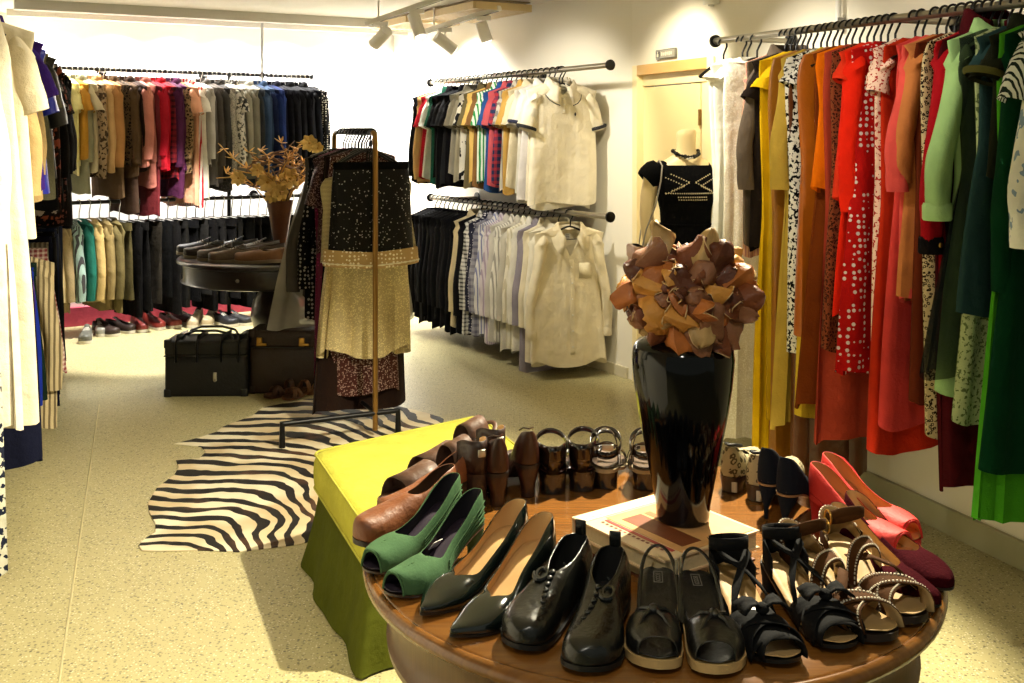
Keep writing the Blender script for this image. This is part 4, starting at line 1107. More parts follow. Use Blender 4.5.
m.build('openwork', plain('openwork_pale', '#cfc2a0', .7), md)
MB().tube([V((.145*sgp(cos(a), .92), .098*sgp(sin(a), .92), 1.045)) for a in [2*PI*k/36 for k in range(36)]], .006, 6, True).build('waist_seam', bdm, md)
nk = thing('necklace', 'black beaded necklace around the mannequin neck', 'necklace', (mx, my, 1.42), .12)
m = MB()
for k in range(26):
    a = 2*PI*k/26; fr = max(0, -sin(a))
    m.ball((.068*cos(a), .004+.066*sin(a)-.012*fr, .016-.030*fr), .0095 if k % 3 else .0125, 8, 6)
m.build('beads', plain('jet_bead', '#0a0a0e', .15), nk)
m = MB()
for k in range(4): m.ball((-.012+.008*k, -.078, -.024+.002*k), .006, 8, 6)
m.build('pale_beads', plain('pearl_bead', '#b8b2a6', .2), nk)
sb = thing('shoulder_bag', 'pale pink bag on a thin strap over mannequin shoulder', 'handbag', (mx, my, 0), .12)
m = MB(); m.tube([(-.150, .06, 1.36), (-.148, 0, 1.388), (-.150, -.07, 1.36), (-.163, -.09, 1.28), (-.19, -.085, 1.15), (-.235, -.06, 1.02), (-.25, -.04, .93)], .004, 6); m.build('strap', plain('strap_grey', '#9c958c', .4), sb)
m = MB(); m.tube([(-.150, .06, 1.36), (-.19, .07, 1.2), (-.24, .04, 1.0), (-.26, .0, .93)], .004, 6); m.build('strap', plain('strap_grey', '#9c958c', .4), sb)
m = MB(); m.rbox((0, 0, 0), (.06, .2, .15), .02); o = m.build('bag_body', leather('#cfa79a'), sb); o.location = (-.275, -.02, .86)
m = MB(); m.rbox((-.004, 0, .04), (.068, .204, .07), .02); m.build('flap', leather('#c79a8c'), o)

# ------------------------------------------------------------------ brass garment rack with party clothes
gp = V((-.69, 5.30)); gq = V((-1.02, 6.02)); gd = (gq-gp).normalized(); gn = V((gd.y, -gd.x))
gr = thing('garment_rack', 'brass garment rack with sequinned clothes on the zebra rug', 'clothes rack', (gp.x, gp.y, .006))
gL = (gq-gp).length; gt = 1.53
def gl(u, o=0., z=0.): q = gd*u+gn*o; return V((q.x, q.y, z))
M_BR = plain('aged_brass', '#94703a', .3, .85)
m = MB(); m.tube([gl(0, 0, .03), gl(0, 0, gt-.04), gl(.01, 0, gt-.012), gl(.04, 0, gt)], .0135, 12); m.build('upright', M_BR, gr)
m = MB(); m.tube([gl(gL, 0, .03), gl(gL, 0, gt-.04), gl(gL-.01, 0, gt-.012), gl(gL-.04, 0, gt)], .0135, 12); m.build('upright', M_BR, gr)
m = MB(); m.tube([gl(.04, 0, gt), gl(gL-.04, 0, gt)], .013, 12); m.build('top_bar', BLACKM, gr)
for u in (0,):
    m = MB(); m.tube([gl(u, -.47, .115), gl(u, .12, .115)], .013, 10); o = m.build('cross_foot', BLACKM, gr)
    for q in (-.47, .12):
        m = MB(); m.tube([gl(u, q, 0), gl(u, q, .125)], [.016, .012], 10); m.build('foot_peg', BLACKM, o)
m = MB(); m.tube([gl(gL, 0, 0), gl(gL, 0, .04)], [.02, .015], 10); m.build('foot_peg', BLACKM, gr)
m = MB(); m.tube([gl(0, 0, .115), gl(gL, 0, .115)], .011, 10); m.build('base_bar', BLACKM, gr)
YR = math.atan2(gn.y, gn.x); gz = gt+.006
def party(u, desc, g, mats, h=True, dz=0., yaw=0., hk='black'):
    p = V((*(gp+gd*u), gz+dz)); gg = dict(cat=g['name'], th=.03, hd=.095); gg.update(g)
    t = garment(gg, p, YR+yaw, '%s on the brass rack' % desc, 'party clothes on the brass rack', HI)
    if h: hanger(p, YR+yaw, '%s hanger holding the %s' % ('silver' if hk == 'wire' else 'black', desc), 'hangers on the brass rack', hk, drop=gg['hd'], clip=gg['name'] == 'skirt')
    return t
YF = -.25
party(.62, 'sheer grey tunic', dict(name='tunic', c='#9a968f', L=.98, s='n', w=.40, waist=.46, hem=.82, wz=.2, p='sheer', fold=.04), 0)
party(.57, 'ash grey jacket', dict(name='jacket', c='#45413e', L=.80, s='l', sL=.72, w=.44, hem=.5, so=.12), 0)
party(.51, 'black sparkle trimmed long coat', dict(name='coat', c='#0e0e10', L=.92, s='l', sL=.7, w=.44, p='dots', c2='#8d8a85', sc=.8, so=.07), 0)
party(.45, 'magenta sequinned long dress', dict(name='dress', c='#5e1036', L=1.26, s='n', w=.4, p='sequin', c2='#c0417e', hem=.42), 0)
party(.39, 'plum sequinned jacket', dict(name='jacket', c='#33191e', L=.55, s='s', sL=.25, w=.44, p='glitter', c2='#8a6f70'), 0)
party(.33, 'black long evening gown', dict(name='gown', c='#0b0a0c', L=1.24, s='n', w=.4, hem=.46), 0)
party(.27, 'dark brown velvet gown', dict(name='gown', c='#20130d', L=1.36, s='n', w=.42, hem=.52, p='velvet', fold=.03), 0)
party(.215, 'maroon sequinned pencil dress', dict(name='dress', c='#3c1712', L=1.27, s='n', w=.38, hem=.39, p='glitter', c2='#a08a80', fold=.008), 0, yaw=-.1)
party(.165, 'champagne gold sequinned skirt dress', dict(name='dress', c='#c4b284', L=.955, hd=.19, s='n', w=.38, hem=.47, waist=.40, p='glitter', c2='#e6d8a0', fold=.035, nf=8, jag=.03), 0, yaw=YF*.6)
party(.12, 'silver and gold bordered jacket', dict(name='jacket', c='#c9bb92', L=.47, s='n', w=.50, hem=.53, p='hstripe', c2='#6d6248', sc=4., th=.035, hd=.19), 0, yaw=-.05)
sq = party(.07, 'black sequinned skirt with gold beaded hem', dict(name='skirt', c='#08080a', cw='#0c0c0e', L=.47, waist=.385, hem=.45, p='sequin', c2='#b9b7b2', fold=.010, nf=5, hd=.145), 0, yaw=YF*.4)
m = MB()
rgs = []
for q, z in ((1.0, -.455), (1.03, -.462), (1.04, -.50), (1.05, -.535), (1.03, -.54)):
    rgs.append([V((.236*q*sgp(cos(2*PI*k/44), .85), .060*q*sgp(sin(2*PI*k/44), .85), z+.018*abs(cos(2*PI*k/44))-.012)) for k in range(44)])
m.loft(rgs, True); o = m.build('hem_band', cloth('#b79a6c', 'dots', '#efe6cf', .9), sq)
m = MB(); bp, br = [], []
for k in range(36):
    a = PI+PI*k/35; bp.append((.246*sgp(cos(a), .85), .064*sgp(sin(a), .85), -.535+.018*abs(cos(a)))); br.append(.0065 if k % 2 else .0025)
m.tube(bp, br, 6); m.build('beads', plain('pearl', '#e2d9c2', .25), o)
for i, u in enumerate((.10, .17, .25, .31, .38, .44)):
    p = V((*(gp+gd*u), gz)); hanger(p, YR+.2*(i % 3-1), 'bare black hanger %s on the brass rack' % ('nearest the front upright', 'second from the front', 'beside the gold skirt', 'above the velvet gown', 'above the plum jacket', 'near the far upright')[i], 'hangers on the brass rack', 'black')

# ------------------------------------------------------------------ ceiling tracks, lamps and slatted panels
TW = plain('track_white', '#e6e3da', .4)
def track(label, P0, P1):
    P0, P1 = V(P0), V(P1); t = thing('light_track', label, 'light track', P0, 0, 'ceiling tracks')
    d = P1-P0; L = d.length; rot = d.to_track_quat('X', 'Z').to_matrix()
    MB().box(d*.5, (L, .036, .034), rot).build('track_channel', TW, t, smooth=False, bevel=.003)
    MB().box(d*.5+V((0, 0, -.018)), (L*.96, .012, .004), rot).build('track_slot', plain('slot_grey', '#6a6862', .5), t, smooth=False)
    for u in (.15, .85): MB().tube([d*u, d*u+V((0, 0, H-.005-(P0.z+d.z*u)))], .006, 8).build('hanger_rod', TW, t)
    return P0, d
def lamp(label, P, aim, l=.17, r=.042):
    P = V(P); t = thing('track_spotlight', label, 'spotlight', P, 0, 'white track spotlights')
    a = V(aim).normalized(); c = V((0, 0, -.11))
    MB().box((0, 0, -.018), (.1, .032, .03)).build('adapter', TW, t, smooth=False, bevel=.003)
    m = MB(); m.tube([(0, 0, -.03), (0, 0, -.06), c], .008, 8); m.build('stem', TW, t)
    m = MB(); m.tube([c-a*l*.5, c-a*l*.48, c+a*l*.42, c+a*l*.5], [r*.8, r, r, r*1.06], 20); o = m.build('lamp_head', TW, t)
    m = MB(); m.tube([c+a*l*.5, c+a*(l*.5+.004)], r*.85, 18)
    n = NT('lamp_glow'); n.set('Base Color', (1, 1, 1, 1)); n.set('Emission Color', (1, .95, .85, 1)); n.set('Emission Strength', 6.)
    m.build('lens', n.m, o)
P0, d = track('white ceiling track nearest the far coat rail', D(366, 24, 7.3), D(452, -6, 7.0))
lamp('white spotlight on the far track, aimed at the coat rail', P0+d*.18+V((0, 0, -.018)), (-.6, .6, -.5)); lamp('white spotlight on the far track, aimed at the brass rack', P0+d*.6+V((0, 0, -.018)), (.3, -.2, -.9))
P0, d = track('white ceiling track running towards the polo shirts', D(423, 32, 7.7), D(500, 8, 7.2))
lamp('white spotlight on the shirt track, aimed at polo shirts', P0+d*.3+V((0, 0, -.018)), (.8, .35, -.6)); lamp('white spotlight on the shirt track, aimed at the floor', P0+d*.8+V((0, 0, -.018)), (.3, .2, -.9), .14)
M_SL = wood('grille_timber', '#b89e70', '#d8c294', .5, 1., 0.); 
def grille(label, P, sx, sy, ang):
    t = thing('ceiling_grille', label, 'ceiling grille', (P[0], P[1], H-.05), ang, 'slatted ceiling grilles')
    m = MB()
    for q in (-1, 1): m.box((q*sx/2, 0, 0), (.025, sy, .05)); m.box((0, q*sy/2, 0), (sx, .025, .05))
    m.build('grille_frame', M_SL, t, smooth=False)
    m = MB(); k = -sx/2+.04
    while k < sx/2: m.box((k, 0, -.005), (.014, sy, .034)); k += .04
    m.build('slats', M_SL, t, smooth=False)
    MB().box((0, 0, .04), (sx, sy, .008)).build('backing', plain('grille_back', '#8a7a58', .7), t, smooth=False)
q = wm(7.75); grille('slatted timber ceiling grille above the shirt rails', (q.x-.30, q.y-.15), .44, .85, math.atan2(1, -.58)-PI/2)
q = wm(8.6); grille('slatted timber ceiling grille in the far corner', (q.x-.32, q.y-.15), .44, .7, math.atan2(1, -.58)-PI/2)
# ------------------------------------------------------------------ shoes
POINT = [(0, .002), (.015, .014), (.05, .023), (.12, .029), (.25, .0295), (.42, .0275), (.58, .034), (.68, .0375), (.78, .034), (.88, .022), (.95, .011), (.985, .005), (1, .001)]
ALMOND = [(0, .002), (.015, .015), (.05, .024), (.12, .030), (.25, .031), (.42, .029), (.58, .036), (.70, .040), (.80, .038), (.89, .030), (.95, .020), (.985, .010), (1, .002)]
ROUND = [(0, .002), (.015, .016), (.05, .025), (.12, .032), (.25, .033), (.42, .031), (.58, .038), (.70, .043), (.82, .043), (.91, .036), (.96, .026), (.99, .013), (1, .002)]
TT = [0, .008, .02, .04, .07, .11, .16, .22, .29, .36, .43, .50, .55, .59, .63, .67, .72, .77, .82, .87, .91, .94, .965, .985, 1]
class Shoe:
    def __init__(s, name, label, cat, group, toe, heel, L=.25, hh=.06, plat=.006, wt=ALMOND, ws=1., side=1, z=TH, pxy=True, clear=.0012):
        s.L, s.hh, s.plat, s.ws, s.side = L, hh, plat, ws, side
        a = W(*toe, z) if pxy else V((toe[0], toe[1], z))
        b = W(*heel, z) if pxy else V((heel[0], heel[1], z))
        d = (a-b); d.z = 0; d.normalize()
        org = a-d*L*.985
        s.root = thing(name, label, cat, (org.x, org.y, z+clear), math.atan2(-d.x, d.y), group)
        s.wt = wt
    def w(s, t): return tab(s.wt, t)*s.ws*(s.L/.25)
    def cx(s, t): return s.side*(.010*sst((t-.35)/.35)-.007*sst((t-.8)/.2)-.003)
    def z(s, t): return s.plat+s.hh*(1-sst((t-.10)/.56))+.006*max(0, (t-.78)/.22)**2
    def p(s, t, x, z): return V((s.cx(t)+x, t*s.L, s.z(t)+z))
    def upper(s, mat, lin_, wall, side_h, th, dome, toe_h, t1=1., name='upper', back=None, open_=.60, t0=0., solid=.0022, toph=None, sharp=.07):
        """wall: height at the heel, side_h: at the waist, th: where the vamp closes, dome: vamp height, toe_h: toe height"""
        ts = [t for t in TT if t0 <= t < t1]+[t1]; m = MB(); K = 9
        if t0 not in ts: ts = [t0]+ts
        for sg_ in (-1, 1):
            rg = []
            for t in ts:
                u = sst((t-(th-sharp))/sharp)
                fm = lerp(open_, 1., u)*PI/2
                wh = lerp(wall, side_h, sst(t/.34)) if t < th else side_h
                wh = lerp(wh, side_h, 0)
                Hh = lerp(wh/sin(open_*PI/2), tab([(th, dome), (1, toe_h)], t) if t > th-.08 else dome, sst((t-(th-.16))/.16)) if t < th else lerp(dome, toe_h, sst((t-th)/(1-th)))
                if t > .93: Hh *= math.sqrt(max(.05, 1-((t-.93)/.075)**2*.75))
                ww = 0. if t in (0, 1) else s.w(t)
                r = []
                for k in range(K):
                    f = fm*k/(K-1)
                    bul = 1+.10*sin(min(f, PI/2)*1.6)*(t > .2)
                    r.append(s.p(t, sg_*ww*cos(f)**.75*bul if f < PI/2-1e-4 else 0, Hh*sin(f)**.9))
                rg.append(r)
            m.loft(rg, False)
        mats = [mat, lin_]
        return m.build(name, mats, s.root, solid=solid, off=1, weld=.0006, offset=-1, sub=1)
    def insole(s, mat, h=.002, k=.90, t1=.985, cup=.003, name='insole', par=None):
        m = MB(); rg = []
        for t in TT[1:]:
            if t > t1: break
            rg.append([s.p(t, s.w(t)*k*x, h+cup*abs(x)**2) for x in (-1, -.6, -.2, .2, .6, 1)])
        return m.loft(rg, False).build(name, mat, par or s.root, solid=.0012)
    def sole(s, mat, th=.005, k=1., t0=0., t1=1., name='sole', top=0.):
        m = MB(); rg = []
        for t in TT:
            if t < t0 or t > t1: continue
            w_ = s.w(t)*k
            tk = th(t) if callable(th) else th
            tk = min(tk, s.z(t)+top-.0004)
            rg.append([s.p(t, -w_, top), s.p(t, w_, top), s.p(t, w_*.97, top-tk), s.p(t, -w_*.97, top-tk)])
        return m.loft(rg, True, True, True).build(name, mat, s.root)
    def heel(s, mat, w0=.8, w1=.5, l0=.19, l1=.1, back=.0, name='heel', ya=.0, flare=0.):
        m = MB(); rg = []; n = 16
        for i in range(8):
            v = i/7.; e = sst(v*1.3) if w1 < w0 else v
            hw = lerp(s.w(.12)*w0, s.w(.12)*w1, e)+flare*max(0, v-.8)
            ly = lerp(l0, l1, e)*s.L
            r = []
            for j in range(n):
                a = 2*PI*j/n
                y = .004+back*v+ly*.5+ly*.5*sgp(sin(a), .8)+ya*v
                x = hw*sgp(cos(a), .8)
                zt = s.z(max(0, y/s.L))-.003
                r.append(V((s.cx(.1)+x, y, lerp(zt, 0, v))))
            rg.append(r)
        return m.loft(rg, True, True, True).build(name, mat, s.root)
    def wedge(s, mat, k=.97, t1=.9, name='wedge'):
        m = MB(); rg = []
        for t in TT:
            if t > t1: break
            w_ = s.w(t)*k; zb = max(0., .012*max(0, (t-.7)/.3)**2)
            zt = s.z(t)-.002
            q = lambda x, z_: V((s.cx(t)+x, t*s.L, max(z_, zb)))
            rg.append([q(-w_, zt), q(w_, zt), q(w_*1.02, zt*.5+zb*.5), q(w_*.98, zb), q(-w_*.98, zb), q(-w_*1.02, zt*.5+zb*.5)])
        return m.loft(rg, True, True, True).build(name, mat, s.root)
    def strap(s, mat, ta, tb_, h, wd, name='strap', over=1., solid=.002, K=15, lift=0., lin_=None, edge=None):
        """band over the foot from the left edge at ta to the right edge at tb_"""
        m = MB(); pts = []
        for k in range(K):
            u = k/(K-1.); a = PI*(1-u); t = lerp(ta, tb_, u)
            x = s.w(t)*cos(a); pts.append(s.p(t, math.copysign(abs(cos(a))**.8, cos(a))*s.w(t)*1.03*over, lift+h*sin(a)**.8-.002))
        wv = []
        for k in range(K):
            d = pts[min(k+1, K-1)]-pts[max(k-1, 0)]
            sl_ = V((0, 1, -.28 if s.hh > .03 and .2 < lerp(ta, tb_, .5) < .66 else 0)); e = (sl_-d.normalized()*sl_.dot(d.normalized())).normalized()
            wv.append(e*wd)
        m.loft([[p-w_*.5, p-w_*.17, p+w_*.17, p+w_*.5] for p, w_ in zip(pts, wv)], False)
        o = m.build(name, [mat, lin_ or mat], s.root, solid=solid, off=1)
        if edge:
            for q in (-.36, .36):
                e_ = MB(); n_ = 34
                for i in range(n_):
                    u = (i+.15)*(K-1)/n_; v = min(K-1.001, u+.55*(K-1)/n_)
                    def at(x): i0 = int(x); f = x-i0; j0 = min(i0+1, K-1); return pts[i0].lerp(pts[j0], f)+wv[i0].lerp(wv[j0], f)*q
                    up = V((0, 0, .0016))
                    e_.tube([at(u)+up, at(v)+up], .0016, 5)
                e_.build('stitching', edge, o)
        return o
    def sling(s, mat, t=.40, h=.05, r=.003, name='sling_strap', flat=None, dz=0., par=None):
        pts = []
        for k in range(21):
            a = PI*k/20
            tt = t-(t+.01)*sin(a)**.9
            pts.append(V((s.cx(.2)+s.w(.3)*1.02*cos(a), tt*s.L, s.z(max(0, tt))+lerp(.004, h, sin(a)**.7)+dz)))
        return MB().tube(pts, r, 8, flat=flat).build(name, mat, par or s.root)
    def anklet(s, mat, y, zc, r=.032, wd=.014, tilt=0., name='ankle_strap', ry=None, gap=0., par=None):
        m = MB(); rg = []
        for k in range(29):
            a = gap+(2*PI-2*gap)*k/28-PI/2
            c = V((s.cx(.15)+r*cos(a), y+(ry or r)*sin(a), zc+tilt*sin(a)))
            rg.append([c-V((0, 0, wd/2)), c+V((0, 0, wd/2))])
        return m.loft(rg, False).build(name, mat, par or s.root, solid=.002)
    def at(s, t, x, z): return s.p(t, x*s.w(t), z)

TAN = plain('tan_lining', '#cfa871', .45, 0, .4, .1); DKLIN = plain('dark_lining', '#17131c', .7); BLIN = plain('brown_lining', '#3b2416', .7)
GRP = 'ladies shoes on the round table'
def pair(fn, kind, cat, labels, spots, **k):
    for i, (lb, (toe, heel)) in enumerate(zip(labels, spots)):
        fn(Shoe(kind, lb, cat, GRP, toe, heel, side=(1, -1)[i], **k), i)

# green suede peep-toe pumps with pleats
GRN = suede('#41613f')
def f_green(s, i):
    o = s.upper(GRN, DKLIN, .060, .034, .66, .045, .036, t1=.955)
    s.insole(plain('plum_insole', '#2e2433', .6), t1=.99)
    s.sole(leather('#3a2a1e'), .004); s.heel(GRN, .85, .42, .20, .10)
    for sg_ in (-1, 1):      # raised tucks along the sides
        m = MB()
        for q in (.25, .45, .65, .85):
            pts = [s.p(t, sg_*s.w(t)*(1.05-.02*q), lerp(.058, .030, sst(t/.34))*q*(1-.3*t)) for t in (.06, .13, .2, .28, .36, .44, .52)]
            m.tube(pts, .0013, 5)
        m.build('pleats', GRN, o)
    m = MB()
    for q in (0, 1, 2):
        pts = [s.p(.70+.05*q, (1-.12*q)*s.w(.72)*x, .0425*(1-x*x)**.5*(1-.05*q)+.001) for x in (-.8, -.45)]+[s.p(.80+.03*q, 0, .0415-.0015*q)]+[s.p(.70+.05*q, (1-.12*q)*s.w(.72)*x, .0425*(1-x*x)**.5*(1-.05*q)+.001) for x in (.45, .8)]
        m.tube(pts, .0012, 5)
    m.build('toe_piping', GRN, o)
    MB().tube([s.p(.955, s.w(.955)*cos(a)*1.02, .033*sin(a)) for a in [PI*k/12 for k in range(13)]], .0022, 6).build('toe_binding', GRN, o)
    if i == 1:
        c = s.at(.44, .55, .022); R_ = Matrix.Rotation(.9, 3, 'Y')
        tg = MB().box((0, 0, 0), (.020, .024, .0008), R_).build('price_sticker', WHITEP, s.root, smooth=False); tg.location = c
        m = MB(); m.tube([R_ @ V((x, y, .0008)) for x, y in ((-.004, .006), (.003, .007), (.004, .001), (-.002, -.001), (.005, -.006), (-.004, -.007))], .0012, 5)
        m.build('sticker_mark', plain('sticker_red', '#c0282a', .5), tg)
pair(f_green, 'peep_toe_pump', 'shoe', ('green suede peep-toe pump without a sticker, behind its stickered mate', 'green suede peep-toe pump with a white price sticker inside'), (((369, 577), (463, 531)), ((390, 600), (484, 552))), L=.25, hh=.055, wt=ROUND, ws=.88)
# black patent pumps with tan lining
PAT = patent('#0a1210')
def f_patent(s, i):
    o = s.upper(PAT, TAN, .056, .032, .64, .035, .013)
    s.insole(TAN, .0026); s.sole(leather('#15110e'), .004); s.heel(PAT, .8, .26, .18, .06)
pair(f_patent, 'pointed_pump', 'shoe', ('pointed black patent pump with tan lining, beside the green pumps', 'pointed black patent pump with tan lining, beside the ankle shoes'), (((422, 620), (530, 561)), ((452, 642), (560, 577))), L=.275, hh=.06, wt=POINT)
# black leather ankle shoes
BLK = leather('#121311', .26)
def f_ankle(s, i):
    ts = TT; m = MB(); K = 10; TH_ = .50
    for sg_ in (-1, 1):
        rg = []
        for t in ts:
            u = sst((t-.36)/.16); fm = lerp(.72, 1., u)*PI/2
            Hh = tab([(0, .074), (.12, .078), (.24, .074), (.36, .070), (.46, .066), (.56, .058), (.66, .050), (.78, .043), (.9, .038), (1, .030)], t)
            if t > .93: Hh *= math.sqrt(max(.05, 1-((t-.93)/.075)**2*.75))
            ww = 0. if t in (0, 1) else s.w(t)*(1.0 if t > .3 else 1.05)
            rg.append([s.p(t, sg_*ww*(max(0, cos(fm*k/(K-1))))**(.62)*(1+.08*sin(fm*k/(K-1)*2)), Hh*sin(fm*k/(K-1))**.9) if not (k == K-1 and u >= 1) else s.p(t, 0, Hh) for k in range(K)])
        m.loft(rg, False)
    o = m.build('upper', [BLK, plain('black_lining', '#050505', .8)], s.root, solid=.003, off=1, weld=.0006, sub=1)
    s.insole(plain('black_lining', '#050505', .8), .003)
    s.sole(plain('rubber_black', '#0b0b0a', .5), .008, 1.06); s.heel(plain('rubber_black', '#0b0b0a', .5), 1.02, .98, .24, .24)
    m = MB()      # scalloped seam and lace knot on the vamp
    for k in range(9):
        t = .50+.045*k; x = s.side*(-.10-.55*(k/8.)**1.2); h = tab([(.46, .066), (.56, .058), (.66, .050), (.78, .043), (.9, .038)], t)
        m.ball(s.p(t, s.w(t)*x, h*(1-abs(x)**2.4)**.5+.0005), (.0055, .0075, .0035), 8, 5)
    m.build('scalloped_seam', BLK, o)
    m = MB()
    c = s.p(.53, s.side*s.w(.5)*.35, .057)
    m.tube([c+V((.012*cos(a)*(1-.06*a), .016*sin(a)*(1-.06*a), .004-.004*sin(a))) for a in [k*.35 for k in range(24)]], .0035, 6)
    m.build('loop_tie', BLK, o)
    m = MB(); m.rbox(s.p(.012, 0, .078), (.020, .005, .026), .003); m.build('pull_tab', BLK, o)
    for k in range(3):
        m = MB(); t = .40+.05*k
        m.tube([s.p(t, s.w(t)*x, .066*(1-abs(x)**2.5)**.55-.02*k*.3) for x in (-.95, -.8, -.55, -.25)], .0018, 5)
        m.build('seam_cord', BLK, o)
pair(f_ankle, 'ankle_shoe', 'shoe', ('black leather ankle shoe with scalloped seam, beside the patent pump', 'black leather ankle shoe with scalloped seam, beside the slingback wedge'), (((520, 656), (582, 585)), ((580, 678), (618, 600))), L=.265, hh=.016, plat=.012, wt=ROUND, ws=.95)
# black wedge slingbacks with cream rims
BL2 = leather('#141413', .3); CREAM = plain('cream_midsole', '#bf9f6a', .6, 0, .3, 0, .2, 80, .15)
def f_wedge(s, i):
    s.wedge(BL2); s.sole(CREAM, .014, 1.05, name='midsole')
    s.insole(leather('#191816', .4), .0015, .96)
    o = s.upper(BL2, BL2, .012, .02, .70, .046, .030, t0=.50, t1=.945, sharp=.10, open_=.45)
    m = MB()
    for sg_ in (-1, 1):
        for k in range(4):
            q = .2+.22*k
            m.tube([s.p(.70, sg_*s.w(.7)*.04, .047), s.p(.66-.02*k, sg_*s.w(.66)*.45, .043-.004*k), s.p(.62-.02*k+.05*q, sg_*s.w(.62)*.85, .027-.004*k)], [.0035, .003, .0015], 6)
        m.tube([s.p(.70, sg_*s.w(.7)*.05, .047), s.p(.78, sg_*s.w(.78)*.35, .046), s.p(.86, sg_*s.w(.86)*.75, .026)], [.004, .0035, .0015], 6)
    m.ball(s.p(.70, 0, .048), (.008, .012, .006), 10, 6)
    m.build('twist_knot', BL2, o)
    s.sling(BL2, .52, .040, .0032, flat=.6)
    m = MB(); c = s.p(.30, -s.side*s.w(.3)*1.15, .05); m.tube([c+V((0, .009*cos(a), .011*sin(a))) for a in [2*PI*k/14 for k in range(14)]], .0018, 6, True); m.build('buckle', STEEL, s.root)
    m = MB()
    m.tube([s.at(.12, x, .0042)+V((0, y, 0)) for x, y in ((-.22, -.012), (.22, -.012), (.22, .030), (-.22, .030))], .0007, 4, True)
    m.build('insole_mark', plain('stamp_grey', '#77736a', .5), s.root)
    cu_ = bpy.data.curves.new('insole_lettering', 'FONT'); cu_.body = 'ECCO'; cu_.size = .011; cu_.align_x = 'CENTER'; cu_.extrude = .0003
    tmp = bpy.data.objects.new('lettering_curve', cu_); COL.objects.link(tmp); bpy.context.view_layer.update()
    me_ = bpy.data.meshes.new_from_object(tmp.evaluated_get(bpy.context.evaluated_depsgraph_get())); bpy.data.objects.remove(tmp)
    oo = bpy.data.objects.new('insole_lettering', me_); COL.objects.link(oo); oo.parent = s.root
    q = s.at(.155, .12, .0048); oo.location = q; oo.rotation_euler = (-.1, 0, PI/2); me_.materials.clear(); me_.materials.append(plain('stamp_grey', '#77736a', .5))
pair(f_wedge, 'slingback_wedge', 'shoe', ('black slingback wedge with cream rim, beside the ankle shoe', 'black slingback wedge with cream rim, beside the suede bow sandal'), (((659, 676), (655, 580)), ((716, 681), (690, 585))), L=.25, hh=.035, plat=.018, wt=ROUND, ws=.98)
# black suede bow sandals
SUE = suede('#0a0a0b'); SAND = plain('sand_insole', '#bb9866', .5, 0, .3, 0, .1, 50, .12)
def f_bow(s, i):
    s.insole(SAND, .002, .96); s.sole(plain('rubber_black', '#0b0b0a', .5), .006, 1.0); s.heel(SUE, .95, .8, .21, .18)
    s.strap(SUE, .60, .86, .040, .040, 'toe_strap'); s.strap(SUE, .88, .62, .043, .040, 'toe_strap')
    s.strap(SUE, .80, .92, .034, .04, 'toe_strap'); s.strap(SUE, .93, .84, .033, .036, 'toe_strap')
    m = MB(); c = s.p(.72, 0, .05)
    for sg_ in (-1, 1):
        m.loft([[c+V((sg_*u*.040, .016*v*(.35+u), .012*sin(PI*u)+.004*v*v)) for v in (-1, -.5, 0, .5, 1)] for u in (0, .3, .65, 1.)], False)
    m.ball(c, (.011, .012, .009), 10, 6)
    m.build('bow', SUE, s.root, solid=.004)
    # heel counter, crossed ankle bands
    m = MB(); rg = []
    for k in range(19):
        a = PI*k/18; tt = .30-.31*sin(a)**.8
        b = V((s.cx(.15)+s.w(.2)*1.02*cos(a), tt*s.L, s.z(max(0, tt))))
        rg.append([b+V((0, 0, h)) for h in (0, .018, .032, .038+.014*sin(a))])
    m.loft(rg, False).build('heel_counter', SUE, s.root, solid=.0025)
    for sg_ in (-1, 1):
        m = MB(); pts = [s.p(.64, sg_*s.w(.64)*.95, .016), s.p(.50, sg_*s.w(.5)*.75, .045), s.p(.38, sg_*s.w(.4)*.1, .055), s.p(.25, -sg_*s.w(.3)*.8, .058), s.p(.12, -sg_*s.w(.2)*.9, .058)]
        m.loft([[p-V((0, .010, -.003)), p+V((0, .010, -.003))] for p in pts], False); m.build('ankle_band', SUE, s.root, solid=.003)
    s.anklet(SUE, .045, s.z(.1)+.058, .033, .020, .008)
    if i == 0:
        R_ = Matrix.Rotation(-.5, 3, 'Z'); c = s.at(.47, -.15, .006)
        tg = MB().box((0, 0, 0), (.018, .026, .0008), R_).build('price_sticker', WHITEP, s.root, smooth=False); tg.location = c
        m = MB()
        for k in range(5): m.box(R_ @ V((.002, -.008+.004*k, .0007)), (.007, .0018, .0005), R_)
        m.build('sticker_mark', plain('print_dark', '#33333a', .7), tg)
    else: MB().lathe([(.004, 0), (.0035, .002), (0, .0022)], 10, s.at(.36, .1, .004)).build('insole_stud', STEEL, s.root)
pair(f_bow, 'bow_sandal', 'sandal', ('black suede bow sandal with white price sticker on its insole', 'black suede bow sandal beside the brown stitched sandals'), (((788, 670), (712, 590)), ((842, 655), (768, 577))), L=.265, hh=.038, plat=.010, wt=ROUND, ws=.95)
